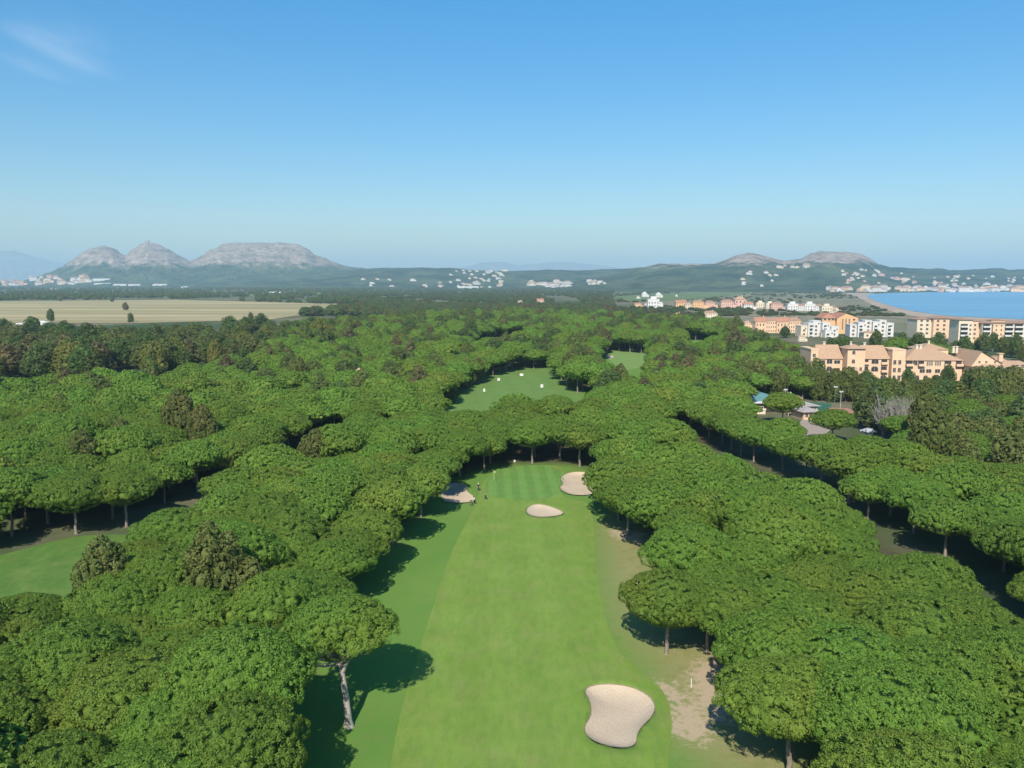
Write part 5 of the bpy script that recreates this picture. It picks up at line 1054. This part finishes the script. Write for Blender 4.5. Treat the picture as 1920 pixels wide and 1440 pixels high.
def person(px, py, rz, top, leg, lab, bend=0.0, arms='down', cap=None):
    l = at(px, py); e = empty('person', (l.x, l.y, float(gz(l.x, l.y)[0])+.02), rz, lab, 'person'); b_ = bend
    ch = (0, -.10*b_*3, 1.30-.10*b_); nk = (0, -.16*b_*3, 1.48-.14*b_)
    if arms == 'down': el = [(s*.27, ch[1]-.02, 1.10) for s in (-1, 1)]; wr = [(s*.28, ch[1]-.12, .86) for s in (-1, 1)]
    else: el = [(s*.25, ch[1]-.14, 1.10-.05*b_) for s in (-1, 1)]; wr = [(s*.06, ch[1]-.36, .90-.06*b_) for s in (-1, 1)]
    J = [(0, 0, .95, .14), (*ch, .155), (*nk, .055), (0, nk[1]-.01, nk[2]+.13, .095), (0, nk[1]-.015, nk[2]+.24, .075)]; Ed = [(0, 1), (1, 2), (2, 3), (3, 4)]
    for i, s in enumerate((-1, 1)):
        n = len(J); J += [(s*.19, ch[1], ch[2]+.08, .06), (*el[i], .043), (*wr[i], .03), (wr[i][0], wr[i][1]-.06, wr[i][2]-.08, .035)]; Ed += [(1, n), (n, n+1), (n+1, n+2), (n+2, n+3)]
        m = len(J); J += [(s*.10, .01, .86, .095), (s*.13, -.03, .48, .065), (s*.14, .02, .09, .042), (s*.15, -.14, .04, .038)]; Ed += [(0, m), (m, m+1), (m+1, m+2), (m+2, m+3)]
        for f in range(5):      # fingers and thumb
            q = len(J); hx, hy, hz = J[n+3][:3]; dx = (f-2)*.014 if f < 4 else -s*.045
            J += [(hx+dx, hy-.02, hz-.05-.008*(f in (1, 2)), .009), (hx+dx*1.1, hy-.005, hz-.09+.03*(f == 4), .007)]; Ed += [(n+3, q), (q, q+1)]
    o = skin_obj('body', J, Ed, SKN, e); ensure_skin(o.data, J)
    K = [(0, 0, .93, .165), (*ch, .178), (0, nk[1]+.01, nk[2]-.06, .09)]; Ek = [(0, 1), (1, 2)]
    for i, s in enumerate((-1, 1)): n = len(K); K += [(s*.19, ch[1], ch[2]+.08, .082), (*(Vector(el[i])*.9+Vector((s*.19, ch[1], ch[2]))*.1), .062)]; Ek += [(1, n), (n, n+1)]
    o = skin_obj('shirt', K, Ek, top, e); ensure_skin(o.data, K)
    T = [(0, 0, .93, .16)]; Et = []
    for s in (-1, 1): n = len(T); T += [(s*.10, .01, .84, .115), (s*.13, -.03, .48, .085), (s*.14, .02, .13, .065)]; Et += [(0, n), (n, n+1), (n+1, n+2)]
    o = skin_obj('trousers', T, Et, leg, e); ensure_skin(o.data, T)
    hc = Vector((0, nk[1]+.005, nk[2]+.22)); mb = MB(); mb.tube([hc+Vector((0, .02, -.06)), hc+Vector((0, .01, 0)), hc+Vector((0, 0, .07)), hc+Vector((0, 0, .11))], [.112, .118, .085, .03], 10); mb.build('cap' if cap else 'hair', cap or HR, e, True)
    return e
p1 = person(897, 921, .6, CL_D, CL_D, 'person in dark clothes walking between the left bunker and the green', cap=CL_W)
p2 = person(890, 946, -.9, CL_W, CL_D, 'person in a white shirt bending over a club at the tip of the left bunker', .5, 'club')
wv = p2.location; e = empty('golf_club', (wv.x+.35, wv.y-.4, wv.z), -.9, 'golf club in the hands of the bending person', 'golf club'); mb = MB(); mb.tube([(0, 0, .85), (.1, -.3, .05)], [.012, .009], 6); mb.build('shaft', M_MET, e); mb = MB(); mb.box(.08, .2, -.36, -.28, 0, .06); mb.build('head', M_MET, e)
for px, py, m_, lab in ((911, 937, CL_D, 'dark golf bag on a trolley standing on the grass right of the golfers'), (884, 948, simple('olive_bag', (.12, .12, .04), .8, .1, 3), 'olive golf bag on a trolley left of the white-shirted person')):
    l = at(px, py); e = empty('golf_trolley', (l.x, l.y, float(gz(l.x, l.y)[0])+.02), rnd.uniform(0, 6), lab, 'golf trolley', 'golf trolleys'); mb = MB(); mb.tube([(0, .1, .22), (0, -.12, .6), (0, -.3, 1.05)], [.15, .16, .17], 10); mb.build('bag', m_, e)
    mb = MB(); mb.tube([(0, .15, .15), (0, -.15, .9), (0, .35, 1.05)], [.02, .02, .02], 6); mb.tube([(-.3, .1, .15), (.3, .1, .15)], [.02, .02], 6); mb.tube([(0, .1, .15), (0, -.35, .03)], [.02, .03], 6); mb.build('frame', M_MET, e)
    for s in (-1, 1): mb = MB(); mb.tube([(s*.28, .1, .15), (s*.33, .1, .15)], [.15, .15], 14); mb.tube([(s*.33, .1, .15), (s*.28, .1, .15)], [.149, .149], 14); mb.build('wheel', CL_D, e)
    mb = MB()
    for i in range(5): mb.tube([(-.08+.04*i, -.25, .9), (-.1+.05*i, -.36-.02*(i % 2), 1.25)], [.012, .03], 5)
    mb.build('clubs', M_MET, e)
# square lookout castle on the middle rocky summit
if True:
    mb = MB(); mb.box(-18, 18, -15, 15, -10, 14)
    for sx in (-1, 1):
        for sy in (-1, 1): mb.tube([(sx*18, sy*15, -10), (sx*18, sy*15, 18)], [6, 6], 10)
    for i in range(5): mb.box(-15+i*7, -12+i*7, -15.3, -14.8, 14, 16)
    o = mb.build('castle', M_CONC); hx_ = (281-960)/F*8000*cp; o.location = (hx_, 7990, float(hill('rock', np.array([hx_]), np.array([7990.]))[0])+4); o.scale = (.75, .75, 1.0); tag(o, 'small square castle on the middle rocky summit at the left', 'castle')

# ------------------------------------------------------------------ haze
mh = bpy.data.materials.new('haze_air'); mh.use_nodes = True; t = mh.node_tree
for n in list(t.nodes):
    if n.type != 'OUTPUT_MATERIAL': t.nodes.remove(n)
pv = t.nodes.new('ShaderNodeVolumePrincipled'); pv.inputs['Color'].default_value = (.54, .80, .97, 1); pv.inputs['Density'].default_value = 0.85e-4; pv.inputs['Anisotropy'].default_value = 0.0
t.links.new(pv.outputs[0], t.nodes['Material Output'].inputs['Volume'])
mb = MB(); mb.box(-30000, 30000, -7000, 27000, -12, 720); o = mb.build('haze', mh); tag(o, kind='stuff')

# ------------------------------------------------------------------ labels of repeats: counted from the left as seen
ones = 'first second third fourth fifth sixth seventh eighth ninth tenth eleventh twelfth thirteenth fourteenth fifteenth sixteenth seventeenth eighteenth nineteenth'.split()
tens = {2: 'twenty', 3: 'thirty', 4: 'forty', 5: 'fifty', 6: 'sixty', 7: 'seventy', 8: 'eighty', 9: 'ninety'}
def ordw(n):
    if n < 20: return ones[n-1]
    t_, u_ = divmod(n, 10); return (tens[t_][:-1]+'ieth') if u_ == 0 else tens[t_]+'-'+ones[u_-1]
same = {}
for o in bpy.data.objects:
    if o.parent is None and 'label' in o and 'group' in o: same.setdefault(o['label'], []).append(o)
for lab, L_ in same.items():
    if 1 < len(L_) < 100:
        for k, o in enumerate(sorted(L_, key=lambda o: o.location.x/o.location.y)): o['label'] = f'{ordw(k+1)} from the left, {lab}' if k else f'leftmost {lab}'
